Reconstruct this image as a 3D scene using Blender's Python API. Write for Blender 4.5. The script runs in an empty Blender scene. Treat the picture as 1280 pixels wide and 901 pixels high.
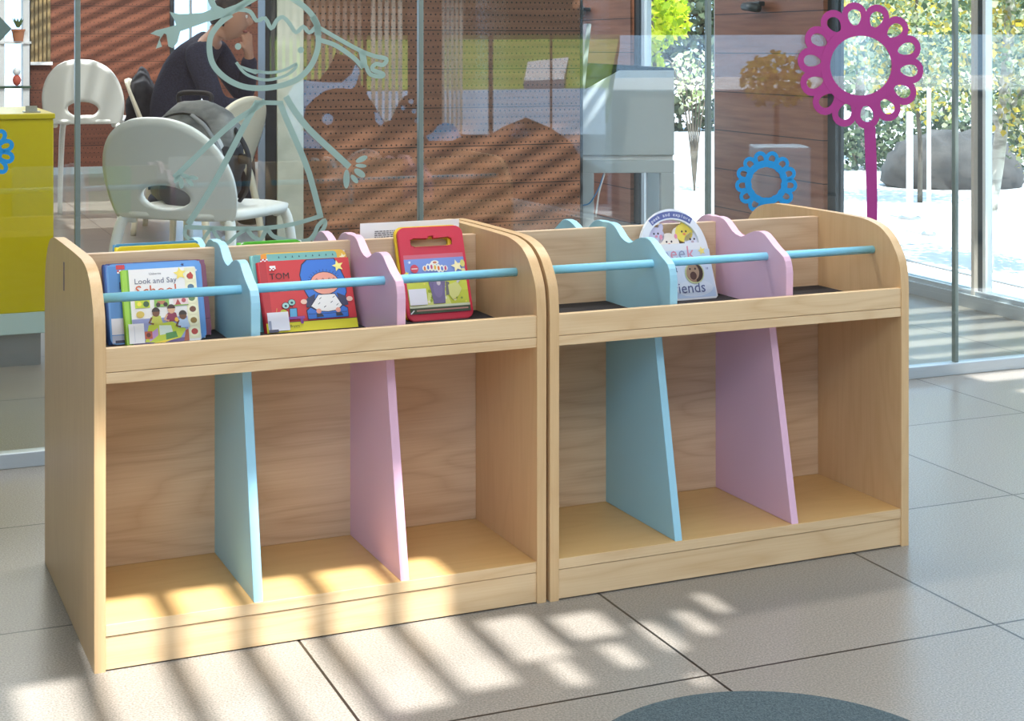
import bpy, bmesh, math, random
from mathutils import Vector, Matrix
rnd = random.Random(7)
S = bpy.context.scene
COL = S.collection
PI = math.pi
# ------------------------------------------------------------------ camera figures
F, HY, CH = 1956.69, 60.0, 0.9            # focal length in px, horizon row, camera height

def at(px, py, Y):                         # a point of the photograph at depth Y
    return Vector(((px-640)*Y/F, Y, CH-(py-HY)*Y/F))

# building grid: e1 runs along the glass partition, e2 away from the camera
ANG = 0.3967
E1 = Vector((math.cos(ANG), math.sin(ANG), 0)); E2 = Vector((-math.sin(ANG), math.cos(ANG), 0))
GA = Vector((-1.096, 3.35, 0)); GL2 = GA.dot(E2)
def P(a, b, z=0): return E1*a + E2*b + Vector((0, 0, z))

def on_line(px, A, d):                     # where the sight line of a column meets a vertical plane
    k = (px-640)/F
    t = (k*A.y-A.x)/(d.x-k*d.y)
    return A+d*t, t
def on_glass(px, py):                      # (distance along partition, height)
    p, t = on_line(px, GA, E1)
    return t, CH-(py-HY)*p.y/F

# ------------------------------------------------------------------ materials
MATS = {}
def srgb(c):
    return tuple(((x/255)/12.92 if x/255 <= .04045 else ((x/255+.055)/1.055)**2.4) for x in c)
def mat(name, rgb, rough=.5, metal=0, **kw):
    if name in MATS: return MATS[name]
    m = bpy.data.materials.new(name); m.use_nodes = True
    b = m.node_tree.nodes['Principled BSDF']
    b.inputs['Base Color'].default_value = (*srgb(rgb), 1)
    b.inputs['Roughness'].default_value = rough; b.inputs['Metallic'].default_value = metal
    for k, v in kw.items(): b.inputs[k].default_value = v
    MATS[name] = m
    return m
def nodes(m): return m.node_tree.nodes, m.node_tree.links

def varied(name, a, b, scale=(6, 6, 6), rough=.5, bump=0, detail=4, lo=.35, hi=.65):
    """two tones mixed by noise in object space"""
    m = mat(name, a, rough); N, L = nodes(m); bs = N['Principled BSDF']
    tc = N.new('ShaderNodeTexCoord'); mp = N.new('ShaderNodeMapping'); mp.inputs['Scale'].default_value = scale
    nz = N.new('ShaderNodeTexNoise'); nz.inputs['Scale'].default_value = 1; nz.inputs['Detail'].default_value = detail
    cr = N.new('ShaderNodeValToRGB'); e = cr.color_ramp.elements
    e[0].position = lo; e[0].color = (*srgb(a), 1); e[1].position = hi; e[1].color = (*srgb(b), 1)
    L.new(tc.outputs['Object'], mp.inputs['Vector']); L.new(mp.outputs[0], nz.inputs['Vector'])
    L.new(nz.outputs['Fac'], cr.inputs[0]); L.new(cr.outputs[0], bs.inputs['Base Color'])
    if bump:
        bp = N.new('ShaderNodeBump'); bp.inputs['Strength'].default_value = bump; bp.inputs['Distance'].default_value = .01
        L.new(nz.outputs['Fac'], bp.inputs['Height']); L.new(bp.outputs[0], bs.inputs['Normal'])
    return m

def beech(name, axis, light, dark, figure=.5, rough=.38):
    """lacquered beech: fine pores, long grain streaks and flame figure along one axis"""
    m = mat(name, light, rough); N, L = nodes(m); bs = N['Principled BSDF']
    tc = N.new('ShaderNodeTexCoord'); oi = N.new('ShaderNodeObjectInfo')
    ad = N.new('ShaderNodeVectorMath'); ad.operation = 'MULTIPLY_ADD'
    cx = N.new('ShaderNodeCombineXYZ')
    for i in range(3): L.new(oi.outputs['Random'], cx.inputs[i])
    ad.inputs[1].default_value = (9, 7, 5)
    L.new(cx.outputs[0], ad.inputs[0]); L.new(tc.outputs['Object'], ad.inputs[2])
    def mapped(lon, lat):
        mp = N.new('ShaderNodeMapping')
        mp.inputs['Scale'].default_value = tuple(lon if i == axis else lat for i in range(3))
        L.new(ad.outputs[0], mp.inputs['Vector']); return mp
    m1 = mapped(2.4, 13); n1 = N.new('ShaderNodeTexNoise'); n1.inputs['Scale'].default_value = 1; n1.inputs['Detail'].default_value = 1.2
    L.new(m1.outputs[0], n1.inputs['Vector'])
    # contour lines of a smooth field read as flame figure
    mu = N.new('ShaderNodeMath'); mu.operation = 'MULTIPLY'; mu.inputs[1].default_value = 15
    fr = N.new('ShaderNodeMath'); fr.operation = 'PINGPONG'; fr.inputs[1].default_value = 1
    L.new(n1.outputs['Fac'], mu.inputs[0]); L.new(mu.outputs[0], fr.inputs[0])
    m2 = mapped(9, 420); n2 = N.new('ShaderNodeTexNoise'); n2.inputs['Scale'].default_value = 1; n2.inputs['Detail'].default_value = 4
    L.new(m2.outputs[0], n2.inputs['Vector'])
    m3 = mapped(1.2, 5); n3 = N.new('ShaderNodeTexNoise'); n3.inputs['Scale'].default_value = 1
    L.new(m3.outputs[0], n3.inputs['Vector'])
    s1 = N.new('ShaderNodeMath'); s1.operation = 'MULTIPLY'; s1.inputs[1].default_value = figure
    pw = N.new('ShaderNodeMath'); pw.operation = 'POWER'; pw.inputs[1].default_value = 2.2
    L.new(fr.outputs[0], pw.inputs[0]); L.new(pw.outputs[0], s1.inputs[0])
    s2 = N.new('ShaderNodeMath'); s2.operation = 'MULTIPLY_ADD'; s2.inputs[1].default_value = .45
    L.new(n2.outputs['Fac'], s2.inputs[0]); L.new(s1.outputs[0], s2.inputs[2])
    s3 = N.new('ShaderNodeMath'); s3.operation = 'MULTIPLY_ADD'; s3.inputs[1].default_value = .5
    L.new(n3.outputs['Fac'], s3.inputs[0]); L.new(s2.outputs[0], s3.inputs[2])
    cr = N.new('ShaderNodeValToRGB'); e = cr.color_ramp.elements
    e[0].position = .3; e[0].color = (*srgb(light), 1); e[1].position = 1.0; e[1].color = (*srgb(dark), 1)
    L.new(s3.outputs[0], cr.inputs[0]); L.new(cr.outputs[0], bs.inputs['Base Color'])
    return m

def perforated(name, a, b, hole, pitch=.0215, board=.16, holes=True, rough=.45):
    """timber cladding in horizontal boards, optionally drilled with rows of holes; object x along, z up"""
    m = mat(name, a, rough); N, L = nodes(m); bs = N['Principled BSDF']
    tc = N.new('ShaderNodeTexCoord'); sp = N.new('ShaderNodeSeparateXYZ'); L.new(tc.outputs['Object'], sp.inputs[0])
    def M(op, x, y=None, z=None):
        n = N.new('ShaderNodeMath'); n.operation = op
        for i, v in enumerate((x, y, z)):
            if v is None: continue
            if isinstance(v, (int, float)): n.inputs[i].default_value = v
            else: L.new(v, n.inputs[i])
        return n.outputs[0]
    mp = N.new('ShaderNodeMapping'); mp.inputs['Scale'].default_value = (3, 3, 45); L.new(tc.outputs['Object'], mp.inputs['Vector'])
    nz = N.new('ShaderNodeTexNoise'); nz.inputs['Scale'].default_value = 1; nz.inputs['Detail'].default_value = 5
    L.new(mp.outputs[0], nz.inputs['Vector'])
    cr = N.new('ShaderNodeValToRGB'); e = cr.color_ramp.elements
    e[0].position = .3; e[0].color = (*srgb(a), 1); e[1].position = .7; e[1].color = (*srgb(b), 1)
    L.new(nz.outputs['Fac'], cr.inputs[0])
    fz = M('FRACT', M('DIVIDE', sp.outputs['Z'], board))
    seam = M('LESS_THAN', fz, .022)
    mask = seam
    if holes:
        rows = 6; rh = board/rows
        rz = M('DIVIDE', sp.outputs['Z'], rh); row = M('FLOOR', rz)
        off = M('MULTIPLY', M('MODULO', row, 2), .5)
        gx = M('SUBTRACT', M('FRACT', M('ADD', M('DIVIDE', sp.outputs['X'], pitch), off)), .5)
        gz = M('SUBTRACT', M('FRACT', rz), .5)
        d = M('ADD', M('POWER', M('MULTIPLY', gx, pitch), 2), M('POWER', M('MULTIPLY', gz, rh), 2))
        mask = M('MAXIMUM', seam, M('LESS_THAN', d, .0036**2))
    mx = N.new('ShaderNodeMix'); mx.data_type = 'RGBA'
    L.new(mask, mx.inputs['Factor']); L.new(cr.outputs[0], mx.inputs['A']); mx.inputs['B'].default_value = (*srgb(hole), 1)
    L.new(mx.outputs['Result'], bs.inputs['Base Color'])
    return m

def glass_mat(name, refl, tint):
    m = bpy.data.materials.new(name); m.use_nodes = True; N, L = nodes(m)
    N.remove(N['Principled BSDF']); out = N['Material Output']
    tr = N.new('ShaderNodeBsdfTransparent'); tr.inputs[0].default_value = (*tint, 1)
    gl = N.new('ShaderNodeBsdfGlossy'); gl.inputs['Roughness'].default_value = 0
    lw = N.new('ShaderNodeLayerWeight'); lw.inputs['Blend'].default_value = .5
    pw = N.new('ShaderNodeMath'); pw.operation = 'POWER'; pw.inputs[1].default_value = 5
    ma = N.new('ShaderNodeMath'); ma.operation = 'MULTIPLY_ADD'; ma.inputs[1].default_value = 1-refl; ma.inputs[2].default_value = refl
    L.new(lw.outputs['Facing'], pw.inputs[0]); L.new(pw.outputs[0], ma.inputs[0])      # Schlick
    mx = N.new('ShaderNodeMixShader')
    L.new(ma.outputs[0], mx.inputs[0]); L.new(tr.outputs[0], mx.inputs[1]); L.new(gl.outputs[0], mx.inputs[2])
    L.new(mx.outputs[0], out.inputs['Surface']); return m

def leaf_mat(name, cols, trans=.35):
    m = bpy.data.materials.new(name); m.use_nodes = True; N, L = nodes(m)
    N.remove(N['Principled BSDF']); out = N['Material Output']
    ge = N.new('ShaderNodeNewGeometry'); cr = N.new('ShaderNodeValToRGB'); cr.color_ramp.interpolation = 'CONSTANT'
    e = cr.color_ramp.elements
    while len(e) < len(cols): e.new(.5)
    for i, c in enumerate(cols): e[i].position = i/len(cols); e[i].color = (*srgb(c), 1)
    df = N.new('ShaderNodeBsdfDiffuse'); tl = N.new('ShaderNodeBsdfTranslucent'); mx = N.new('ShaderNodeMixShader'); mx.inputs[0].default_value = trans
    L.new(ge.outputs['Random Per Island'], cr.inputs[0])
    L.new(cr.outputs[0], df.inputs[0]); L.new(cr.outputs[0], tl.inputs[0])
    L.new(df.outputs[0], mx.inputs[1]); L.new(tl.outputs[0], mx.inputs[2]); L.new(mx.outputs[0], out.inputs['Surface']); return m

def sheer(name, rgb, alpha=0.0, transl=0.0):
    """vinyl film: diffuse, a little see-through and translucent"""
    m = bpy.data.materials.new(name); m.use_nodes = True; N, L = nodes(m)
    N.remove(N['Principled BSDF']); out = N['Material Output']; c = (*srgb(rgb), 1)
    df = N.new('ShaderNodeBsdfDiffuse'); df.inputs[0].default_value = c
    tl = N.new('ShaderNodeBsdfTranslucent'); tl.inputs[0].default_value = c
    tr = N.new('ShaderNodeBsdfTransparent')
    a = N.new('ShaderNodeMixShader'); a.inputs[0].default_value = transl
    b = N.new('ShaderNodeMixShader'); b.inputs[0].default_value = alpha
    L.new(df.outputs[0], a.inputs[1]); L.new(tl.outputs[0], a.inputs[2])
    L.new(a.outputs[0], b.inputs[1]); L.new(tr.outputs[0], b.inputs[2]); L.new(b.outputs[0], out.inputs['Surface']); return m

W_FRONT = beech('beech lengthwise', 0, (230, 201, 159), (204, 165, 118), .24)
W_BACK = beech('beech back panel', 0, (224, 197, 164), (190, 154, 120), .27)
W_SIDE = beech('beech upright', 2, (221, 186, 138), (200, 158, 110), .14)
W_SHELF = beech('beech shelf', 0, (214, 176, 118), (196, 154, 96), .16)
BLUE = mat('blue lacquer', (158, 207, 224), .42)
PINK = mat('pink lacquer', (228, 184, 204), .42)
RODB = mat('blue rod paint', (142, 214, 240), .3)
WHITE_PL = mat('white plastic', (238, 238, 232), .4)
BLACKMAT = varied('black felt', (28, 26, 28), (44, 40, 42), (300, 300, 300), .95)
METAL = mat('brushed steel', (170, 172, 172), .35, .8)
ALU = mat('aluminium trim', (196, 204, 208), .4, .5)
DARKFRAME = mat('dark frame', (48, 54, 58), .45)
WHITE = mat('white paint', (236, 238, 238), .5)
PAPER = mat('paper', (240, 238, 238), .7)
INK = mat('ink', (40, 38, 44), .6)
STAR = mat('star sticker', (240, 224, 120), .5)
LABEL = mat('spine label', (232, 232, 240), .5)
MINT = sheer('frosted mint film', (172, 196, 188), .12, .25)
MAGENTA = sheer('magenta film', (164, 68, 128), 0, 0)
CYAN = sheer('blue film', (52, 142, 200), 0, 0)
GREYFILM = sheer('grey film', (122, 140, 134), .05, .2)
SKYBLUE = sheer('pale blue film', (150, 206, 250), 0, .2)
GLASS = glass_mat('partition glass', .068, (.965, .985, .975))
GLASS2 = glass_mat('outer glass', .03, (.98, .99, .99))

# ------------------------------------------------------------------ mesh helpers
def link(name, bm, mats, parent=None, smooth=False, matrix=None):
    bmesh.ops.recalc_face_normals(bm, faces=bm.faces)
    me = bpy.data.meshes.new(name); bm.to_mesh(me); bm.free()
    for m in (mats if isinstance(mats, (list, tuple)) else [mats]): me.materials.append(m)
    if smooth:
        for p in me.polygons: p.use_smooth = True
    o = bpy.data.objects.new(name, me); COL.objects.link(o)
    if parent: o.parent = parent
    if matrix is not None: o.matrix_local = matrix
    return o
def empty(name, loc=(0, 0, 0), rz=0, matrix=None):
    o = bpy.data.objects.new(name, None); COL.objects.link(o); o.empty_display_size = .05
    if matrix is not None: o.matrix_world = matrix
    else: o.location = loc; o.rotation_euler = (0, 0, rz)
    return o
def tag(o, label, cat, group=None, kind=None):
    o['label'] = label; o['category'] = cat
    if group: o['group'] = group
    if kind: o['kind'] = kind
    return o
def struct(o): o['kind'] = 'structure'; return o
NB = bmesh.new
def box(bm, x0, x1, y0, y1, z0, z1, bev=0, mi=0, M=None):
    r = bmesh.ops.create_cube(bm, size=1)
    vs = r['verts']
    for v in vs: v.co = Vector(((x0+x1)/2+v.co.x*(x1-x0), (y0+y1)/2+v.co.y*(y1-y0), (z0+z1)/2+v.co.z*(z1-z0)))
    fs = list({f for v in vs for f in v.link_faces})
    for f in fs: f.material_index = mi
    if bev:
        es = list({e for v in vs for e in v.link_edges})
        g = bmesh.ops.bevel(bm, geom=es, offset=bev, segments=2, affect='EDGES', profile=.5, clamp_overlap=True)
        vs = list({v for f in g['faces'] for v in f.verts} | {v for v in vs if v.is_valid})
        for f in {f for v in vs for f in v.link_faces}: f.material_index = mi
    if M is not None: bmesh.ops.transform(bm, matrix=M, verts=[v for v in vs if v.is_valid])
    return vs
def prism(bm, pts, to3, d, mi=0, bev=0):
    """closed 2-D outline -> solid; to3(a, b, t) gives the point at depth t"""
    A = [bm.verts.new(to3(a, b, 0)) for a, b in pts]; B = [bm.verts.new(to3(a, b, d)) for a, b in pts]
    n = len(pts); fs = [bm.faces.new(A[::-1]), bm.faces.new(B)]
    for i in range(n): fs.append(bm.faces.new((A[i], A[(i+1) % n], B[(i+1) % n], B[i])))
    for f in fs: f.material_index = mi
    if bev:
        es = list(fs[0].edges)+list(fs[1].edges)
        bmesh.ops.bevel(bm, geom=es, offset=bev, segments=2, affect='EDGES', profile=.5, clamp_overlap=True)
    return A+B
def catmull(pts, n=6, closed=False):
    pts = [Vector(p) for p in pts]; out = []; m = len(pts)
    rng = range(m if closed else m-1)
    for i in rng:
        p0 = pts[(i-1) % m] if closed or i > 0 else pts[0]*2-pts[1]
        p1 = pts[i]; p2 = pts[(i+1) % m]
        p3 = pts[(i+2) % m] if closed or i+2 < m else pts[-1]*2-pts[-2]
        for k in range(n):
            t = k/n
            out.append(.5*((2*p1)+(-p0+p2)*t+(2*p0-5*p1+4*p2-p3)*t*t+(-p0+3*p1-3*p2+p3)*t**3))
    if not closed: out.append(pts[-1])
    return out
def tube(bm, pts, r, seg=10, mi=0, cap=True, closed=False):
    pts = [Vector(p) for p in pts]; n = len(pts); rings = []
    rs = r if isinstance(r, (list, tuple)) else [r]*n
    up = Vector((0.13, .21, 1))
    for i in range(n):
        a = pts[(i-1) % n] if closed or i else pts[0]; b = pts[(i+1) % n] if closed or i < n-1 else pts[-1]
        d = (b-a).normalized()
        u = up - d*up.dot(d)
        if u.length < .15: u = Vector((1, .1, 0)) - d*d.x
        u.normalize(); w = d.cross(u); up = u
        rings.append([bm.verts.new(pts[i]+(u*math.cos(2*PI*k/seg)+w*math.sin(2*PI*k/seg))*rs[i]) for k in range(seg)])
    fs = []
    for i in range(n if closed else n-1):
        A, B = rings[i], rings[(i+1) % n]
        for k in range(seg): fs.append(bm.faces.new((A[k], A[(k+1) % seg], B[(k+1) % seg], B[k])))
    if cap and not closed: fs.append(bm.faces.new(rings[0][::-1])); fs.append(bm.faces.new(rings[-1]))
    for f in fs: f.material_index = mi; f.smooth = True
def lathe(bm, prof, seg=32, c=(0, 0, 0), mi=0):
    rings = [[bm.verts.new((c[0]+r*math.cos(2*PI*k/seg), c[1]+r*math.sin(2*PI*k/seg), c[2]+z)) for k in range(seg)] for r, z in prof]
    for A, B in zip(rings, rings[1:]):
        for k in range(seg):
            f = bm.faces.new((A[k], A[(k+1) % seg], B[(k+1) % seg], B[k])); f.material_index = mi
    bm.faces.new(rings[0][::-1]).material_index = mi; bm.faces.new(rings[-1]).material_index = mi
def ball(bm, c, r, mi=0, sub=2):
    g = bmesh.ops.create_icosphere(bm, subdivisions=sub, radius=1)
    R = r if isinstance(r, (tuple, list)) else (r, r, r)
    for v in g['verts']: v.co = Vector(c)+Vector((v.co.x*R[0], v.co.y*R[1], v.co.z*R[2]))
    for f in {f for v in g['verts'] for f in v.link_faces}: f.material_index = mi; f.smooth = True
    return g['verts']
def ribbon(bm, pts, w, to3, d, closed=False, mi=0):
    """a stroke of width w (number or list) along 2-D points, given thickness d"""
    pts = [Vector(p) for p in pts]; n = len(pts)
    ws = w if isinstance(w, (list, tuple)) else [w]*n
    Lf, Rt = [], []
    for i in range(n):
        a = pts[(i-1) % n] if closed or i else pts[i]; b = pts[(i+1) % n] if closed or i < n-1 else pts[i]
        t = (b-a); t = t.normalized() if t.length else Vector((1, 0)); nn = Vector((-t.y, t.x))
        Lf.append(pts[i]+nn*ws[i]/2); Rt.append(pts[i]-nn*ws[i]/2)
    def ring(i): return [bm.verts.new(to3(Lf[i].x, Lf[i].y, 0)), bm.verts.new(to3(Rt[i].x, Rt[i].y, 0)), bm.verts.new(to3(Rt[i].x, Rt[i].y, d)), bm.verts.new(to3(Lf[i].x, Lf[i].y, d))]
    R = [ring(i) for i in range(n)]
    for i in range(n if closed else n-1):
        A, B = R[i], R[(i+1) % n]
        for k in range(4): bm.faces.new((A[k], A[(k+1) % 4], B[(k+1) % 4], B[k])).material_index = mi
    if not closed: bm.faces.new(R[0][::-1]).material_index = mi; bm.faces.new(R[-1]).material_index = mi
def text_into(bm, s, size, to3, d, mi, align='CENTER', ox=0, oy=0):
    cu = bpy.data.curves.new('t', 'FONT'); cu.body = s; cu.size = size; cu.align_x = align; cu.resolution_u = 2
    ob = bpy.data.objects.new('t', cu); COL.objects.link(ob)
    dg = bpy.context.evaluated_depsgraph_get(); me = bpy.data.meshes.new_from_object(ob.evaluated_get(dg))
    vs = [bm.verts.new(to3(v.co.x+ox, v.co.y+oy, d)) for v in me.vertices]
    for p in me.polygons:
        try: bm.faces.new([vs[i] for i in p.vertices]).material_index = mi
        except ValueError: pass
    bpy.data.objects.remove(ob); bpy.data.meshes.remove(me); bpy.data.curves.remove(cu)
def baked(o):
    """replace an object's mesh with its evaluated (modified) one"""
    dg = bpy.context.evaluated_depsgraph_get(); me = bpy.data.meshes.new_from_object(o.evaluated_get(dg))
    o.modifiers.clear(); o.data = me; return o
def ell(cx, cy, rx, ry, n=24, a0=0, a1=2*PI, rot=0):
    o = []
    for k in range(n):
        t = a0+(a1-a0)*k/(n if abs(a1-a0-2*PI) < 1e-6 else n-1)
        x, y = rx*math.cos(t), ry*math.sin(t)
        o.append((cx+x*math.cos(rot)-y*math.sin(rot), cy+x*math.sin(rot)+y*math.cos(rot)))
    return o

# ================================================================== THE SETTING
# floor: large porcelain tiles
m = mat('floor tile', (150, 142, 130), .3); N, L = nodes(m); bs = N['Principled BSDF']
tc = N.new('ShaderNodeTexCoord'); mp = N.new('ShaderNodeMapping')
TW, TH = .51, .556
mp.inputs['Location'].default_value = (-(1.13 % TW), -(1.963 % TH), 0)
br = N.new('ShaderNodeTexBrick'); br.offset = 0; br.inputs['Scale'].default_value = 1
br.inputs['Brick Width'].default_value = TW; br.inputs['Row Height'].default_value = TH
br.inputs['Mortar Size'].default_value = .0022; br.inputs['Mortar Smooth'].default_value = 0; br.inputs['Bias'].default_value = 0
br.inputs['Color1'].default_value = (1, 1, 1, 1); br.inputs['Color2'].default_value = (.9, .9, .9, 1); br.inputs['Mortar'].default_value = (.07, .06, .055, 1)
L.new(tc.outputs['Object'], mp.inputs['Vector']); L.new(mp.outputs[0], br.inputs['Vector'])
n1 = N.new('ShaderNodeTexNoise'); n1.inputs['Scale'].default_value = 330; n1.inputs['Detail'].default_value = 3
n2 = N.new('ShaderNodeTexNoise'); n2.inputs['Scale'].default_value = 2.5
L.new(tc.outputs['Object'], n1.inputs['Vector']); L.new(tc.outputs['Object'], n2.inputs['Vector'])
cr = N.new('ShaderNodeValToRGB'); e = cr.color_ramp.elements
e[0].position = .3; e[0].color = (*srgb((104, 99, 92)), 1); e[1].position = .7; e[1].color = (*srgb((160, 153, 143)), 1)
L.new(n1.outputs['Fac'], cr.inputs[0])
mx = N.new('ShaderNodeMix'); mx.data_type = 'RGBA'; mx.blend_type = 'MULTIPLY'; mx.inputs['Factor'].default_value = 1
L.new(cr.outputs[0], mx.inputs['A']); L.new(br.outputs['Color'], mx.inputs['B']); L.new(mx.outputs['Result'], bs.inputs['Base Color'])
FLOOR = m
bm = NB(); box(bm, -9, 3.72, -4.5, 15, -.1, 0)
o = struct(link('floor', bm, FLOOR)); o.rotation_euler = (0, 0, ANG)

# outdoors: sunlit pale paving
m = mat('pale paving', (226, 224, 220), .7); N, L = nodes(m); bs = N['Principled BSDF']
tc = N.new('ShaderNodeTexCoord'); br = N.new('ShaderNodeTexBrick'); br.offset = 0; br.inputs['Scale'].default_value = 1
br.inputs['Brick Width'].default_value = 1.1; br.inputs['Row Height'].default_value = 1.1; br.inputs['Mortar Size'].default_value = .006
br.inputs['Color1'].default_value = (.66, .66, .65, 1); br.inputs['Color2'].default_value = (.6, .6, .6, 1); br.inputs['Mortar'].default_value = (.3, .3, .3, 1)
L.new(tc.outputs['Object'], br.inputs['Vector']); L.new(br.outputs['Color'], bs.inputs['Base Color'])
bm = NB(); box(bm, -40, 60, -40, 60, -.2, -.105)
o = struct(link('ground', bm, m)); o.rotation_euler = (0, 0, ANG)

# building line of the outer glazing on the right
RA = Vector((1.474, 5.818, 0)); RD = Vector((-.349, .937, 0)).normalized(); RN = Vector((RD.y, -RD.x, 0))
RANG = math.atan2(RD.y, RD.x)
def RP(s, o=0, z=0): return RA+RD*s+RN*o+Vector((0, 0, z))
RM = Matrix.Translation(RA) @ Matrix.Rotation(RANG, 4, 'Z')        # local x along the line, local -y outdoors

def rwall(name, s0, s1, matl, th=.08):
    bm = NB(); box(bm, s0, s1, -th/2, th/2, 0, 2.75)
    return struct(link(name, bm, matl, matrix=RM))
REDWOOD = perforated('red timber boards', (134, 84, 62), (166, 110, 84), (50, 30, 24), board=.175, holes=False)
BROWNPERF = perforated('drilled timber', (104, 70, 52), (136, 94, 70), (24, 16, 13), board=.162)
REDPERF = perforated('drilled red timber', (104, 60, 44), (130, 79, 58), (46, 26, 20), pitch=.03, board=.2, holes=True)
rwall('wall_right', .527, 1.457, REDWOOD)
rwall('wall_far_right', 2.375, 5.5, REDWOOD)
for s, w, mm, nm in ((.50, .06, DARKFRAME, 'trim_2'), (1.475, .05, WHITE, 'trim_3'), (2.345, .06, DARKFRAME, 'trim_4'), (2.27, .035, ALU, 'trim_5')):
    bm = NB(); box(bm, s-w/2, s+w/2, -.02, .02, 0, 2.75); struct(link(nm, bm, mm, matrix=RM))
# window mullion on the right: beige, dark and white strips
bm = NB(); sm = -.44
box(bm, sm-.014, sm+.014, -.012, .012, 0, 2.75, mi=1); box(bm, sm-.03, sm-.014, -.014, .014, 0, 2.75, mi=2); box(bm, sm+.014, sm+.03, -.012, .028, 0, 2.75, mi=0)
struct(link('trim_6', bm, [mat('beige mullion', (206, 196, 184), .5), DARKFRAME, WHITE], matrix=RM))
bm = NB()
box(bm, -7, .5, -.04, .04, 0, .045); box(bm, -7, .5, -.025, .025, .045, .06); struct(link('baseboard_right', bm, ALU, matrix=RM))
for i, (s0, s1) in enumerate(((-7, -.49), (-.39, .47), (1.50, 2.25))):
    bm = NB(); box(bm, s0, s1, -.006, .006, .06, 2.75); struct(link('window_%d' % (10+i), bm, GLASS2, matrix=RM))
for s in (.415, .44, .33):
    pass

# the glass partition with its floor rail and upright joints
GM = Matrix.Translation(GA) @ Matrix.Rotation(ANG, 4, 'Z')          # local x along the glass, local +y away from the camera
J = [on_glass(px, 100)[0] for px in (97, 526, 886, 1195)]
J = [J[0]-2*(J[1]-J[0]), J[0]-(J[1]-J[0])]+J+[J[3]+.79, J[3]+1.58]
for i in range(len(J)-1):
    bm = NB(); box(bm, J[i]+.004, J[i+1]-.004, 0, .008, .032, 2.75)
    struct(link('window_%d' % (i+1), bm, GLASS, matrix=GM))
JOINT = mat('joint sealant', (116, 128, 122), .35)
for i, x in enumerate(J[1:-1]):
    bm = NB(); box(bm, x-.0058, x+.0058, -.004, .012, .032, 2.75, bev=.0015)
    struct(link('trim_%d' % (20+i), bm, JOINT, matrix=GM))
bm = NB(); box(bm, J[0], J[-1], -.012, .02, 0, .033, bev=.002)
struct(link('trim_1', bm, ALU, matrix=GM))

# perforated timber wall block, beyond the glass
PW0 = at(378, 60, 6.3); PW0.z = 0
PM = Matrix.Translation(PW0) @ Matrix.Rotation(ANG, 4, 'Z')
_, PWL = on_line(725, PW0, E1)
bm = NB(); box(bm, 0, PWL, 0, .09, 0, 2.75)
struct(link('wall_center', bm, BROWNPERF, matrix=PM))
bm = NB(); box(bm, PWL, PWL+.012, -.004, .094, 0, 2.75); struct(link('trim_7', bm, DARKFRAME, matrix=PM))
bm = NB(); box(bm, -.108, 0, -.02, .12, 0, 2.75, bev=.003)
struct(link('trim_8', bm, varied('pale concrete', (176, 178, 162), (200, 200, 184), (8, 8, 8), .7), matrix=PM))
bm = NB(); box(bm, -.155, -.108, -.01, .11, 0, 2.75); struct(link('trim_9', bm, mat('black post', (30, 32, 36), .4), matrix=PM))

# red timber back wall of the cafe on the left, with a glazed door and a slatted window
LE2 = 11.52
def LW(px):
    k = (px-640)/F; Y = LE2/(E2.y+k*E2.x); return (k*Y*E1.x+Y*E1.y)
LM = Matrix.Rotation(ANG, 4, 'Z')
def lwall(nm, p0, p1, z0=0, z1=2.75, mm=REDPERF, y0=0, y1=.12):
    bm = NB(); box(bm, LW(p0), LW(p1), LE2+y0, LE2+y1, z0, z1); return struct(link(nm, bm, mm, matrix=LM))
lwall('wall_back_left', 36, 214); lwall('wall_back_middle', 268, 420)
lwall('trim_10', 29, 37, y0=-.05, y1=.14, mm=DARKFRAME); lwall('trim_11', 212, 217, y0=-.03, y1=.14, mm=DARKFRAME); lwall('trim_12', 264, 269, y0=-.03, y1=.14, mm=ALU)
lwall('trim_13', 238, 241, y0=.03, y1=.06, mm=ALU)
lwall('door_1', 217, 264, z0=.02, y0=.04, y1=.05, mm=GLASS2)
lwall('baseboard_left', 37, 420, 0, .05, mm=ALU, y0=-.012, y1=0)
# slatted window blind hung before the wall
t = empty('window_blind', P(LW(50), LE2-.03, .78), ANG)
tag(t, 'tan slatted blind with a white bottom rail on the red timber wall', 'blind')
w = LW(64)-LW(38); n = 5
for k in range(n):
    bm = NB(); box(bm, -w/2+k*w/n+.003, -w/2+(k+1)*w/n-.003, -.012, .012, .02, 1.6, bev=.004)
    link('slat', bm, varied('tan slat', (150, 126, 84), (104, 92, 66), (9, 9, 14), .6), t)
bm = NB(); box(bm, -w/2-.01, w/2+.01, -.018, .018, 0, .022); link('bottom_rail', bm, WHITE, t)
bm = NB(); box(bm, -w/2, w/2, .012, .028, 0, 1.65); link('backing_frame', bm, mat('dark backing', (74, 66, 50), .6), t)

# unseen ceiling slab, slots added to shape the sun: rectangles in (e1, e2)
SUN_EL = math.radians(70); HX = Vector((-.3, .954, 0)).normalized()
CZ = 2.8; SH1, SH2 = HX.dot(E1)/math.tan(SUN_EL), HX.dot(E2)/math.tan(SUN_EL)   # shift per metre of drop
def slot(a0, a1, b0, b1, z=0): d = CZ-z; return (a0-SH1*d, a1-SH1*d, b0-SH2*d, b1-SH2*d)
holes = []
ctr = PWL
e1w = PW0.dot(E1); e2w = PW0.dot(E2)
holes.append(slot(e1w+.1, e1w+PWL+.25, e2w, e2w+.001, 0)[:2]+(e2w-SH2*CZ-.02, e2w-SH2*(CZ-.56)))    # lower part of the drilled wall
holes.append((slot(LW(36), 0, 0, 0, 1.1)[0], slot(0, LW(215), 0, 0, 1.1)[1], LE2-SH2*(CZ-.62), LE2-SH2*(CZ-1.5)))   # red wall
holes.append((.9, 2.4, 7.0, 8.4))                                                                    # cafe floor and table
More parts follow.
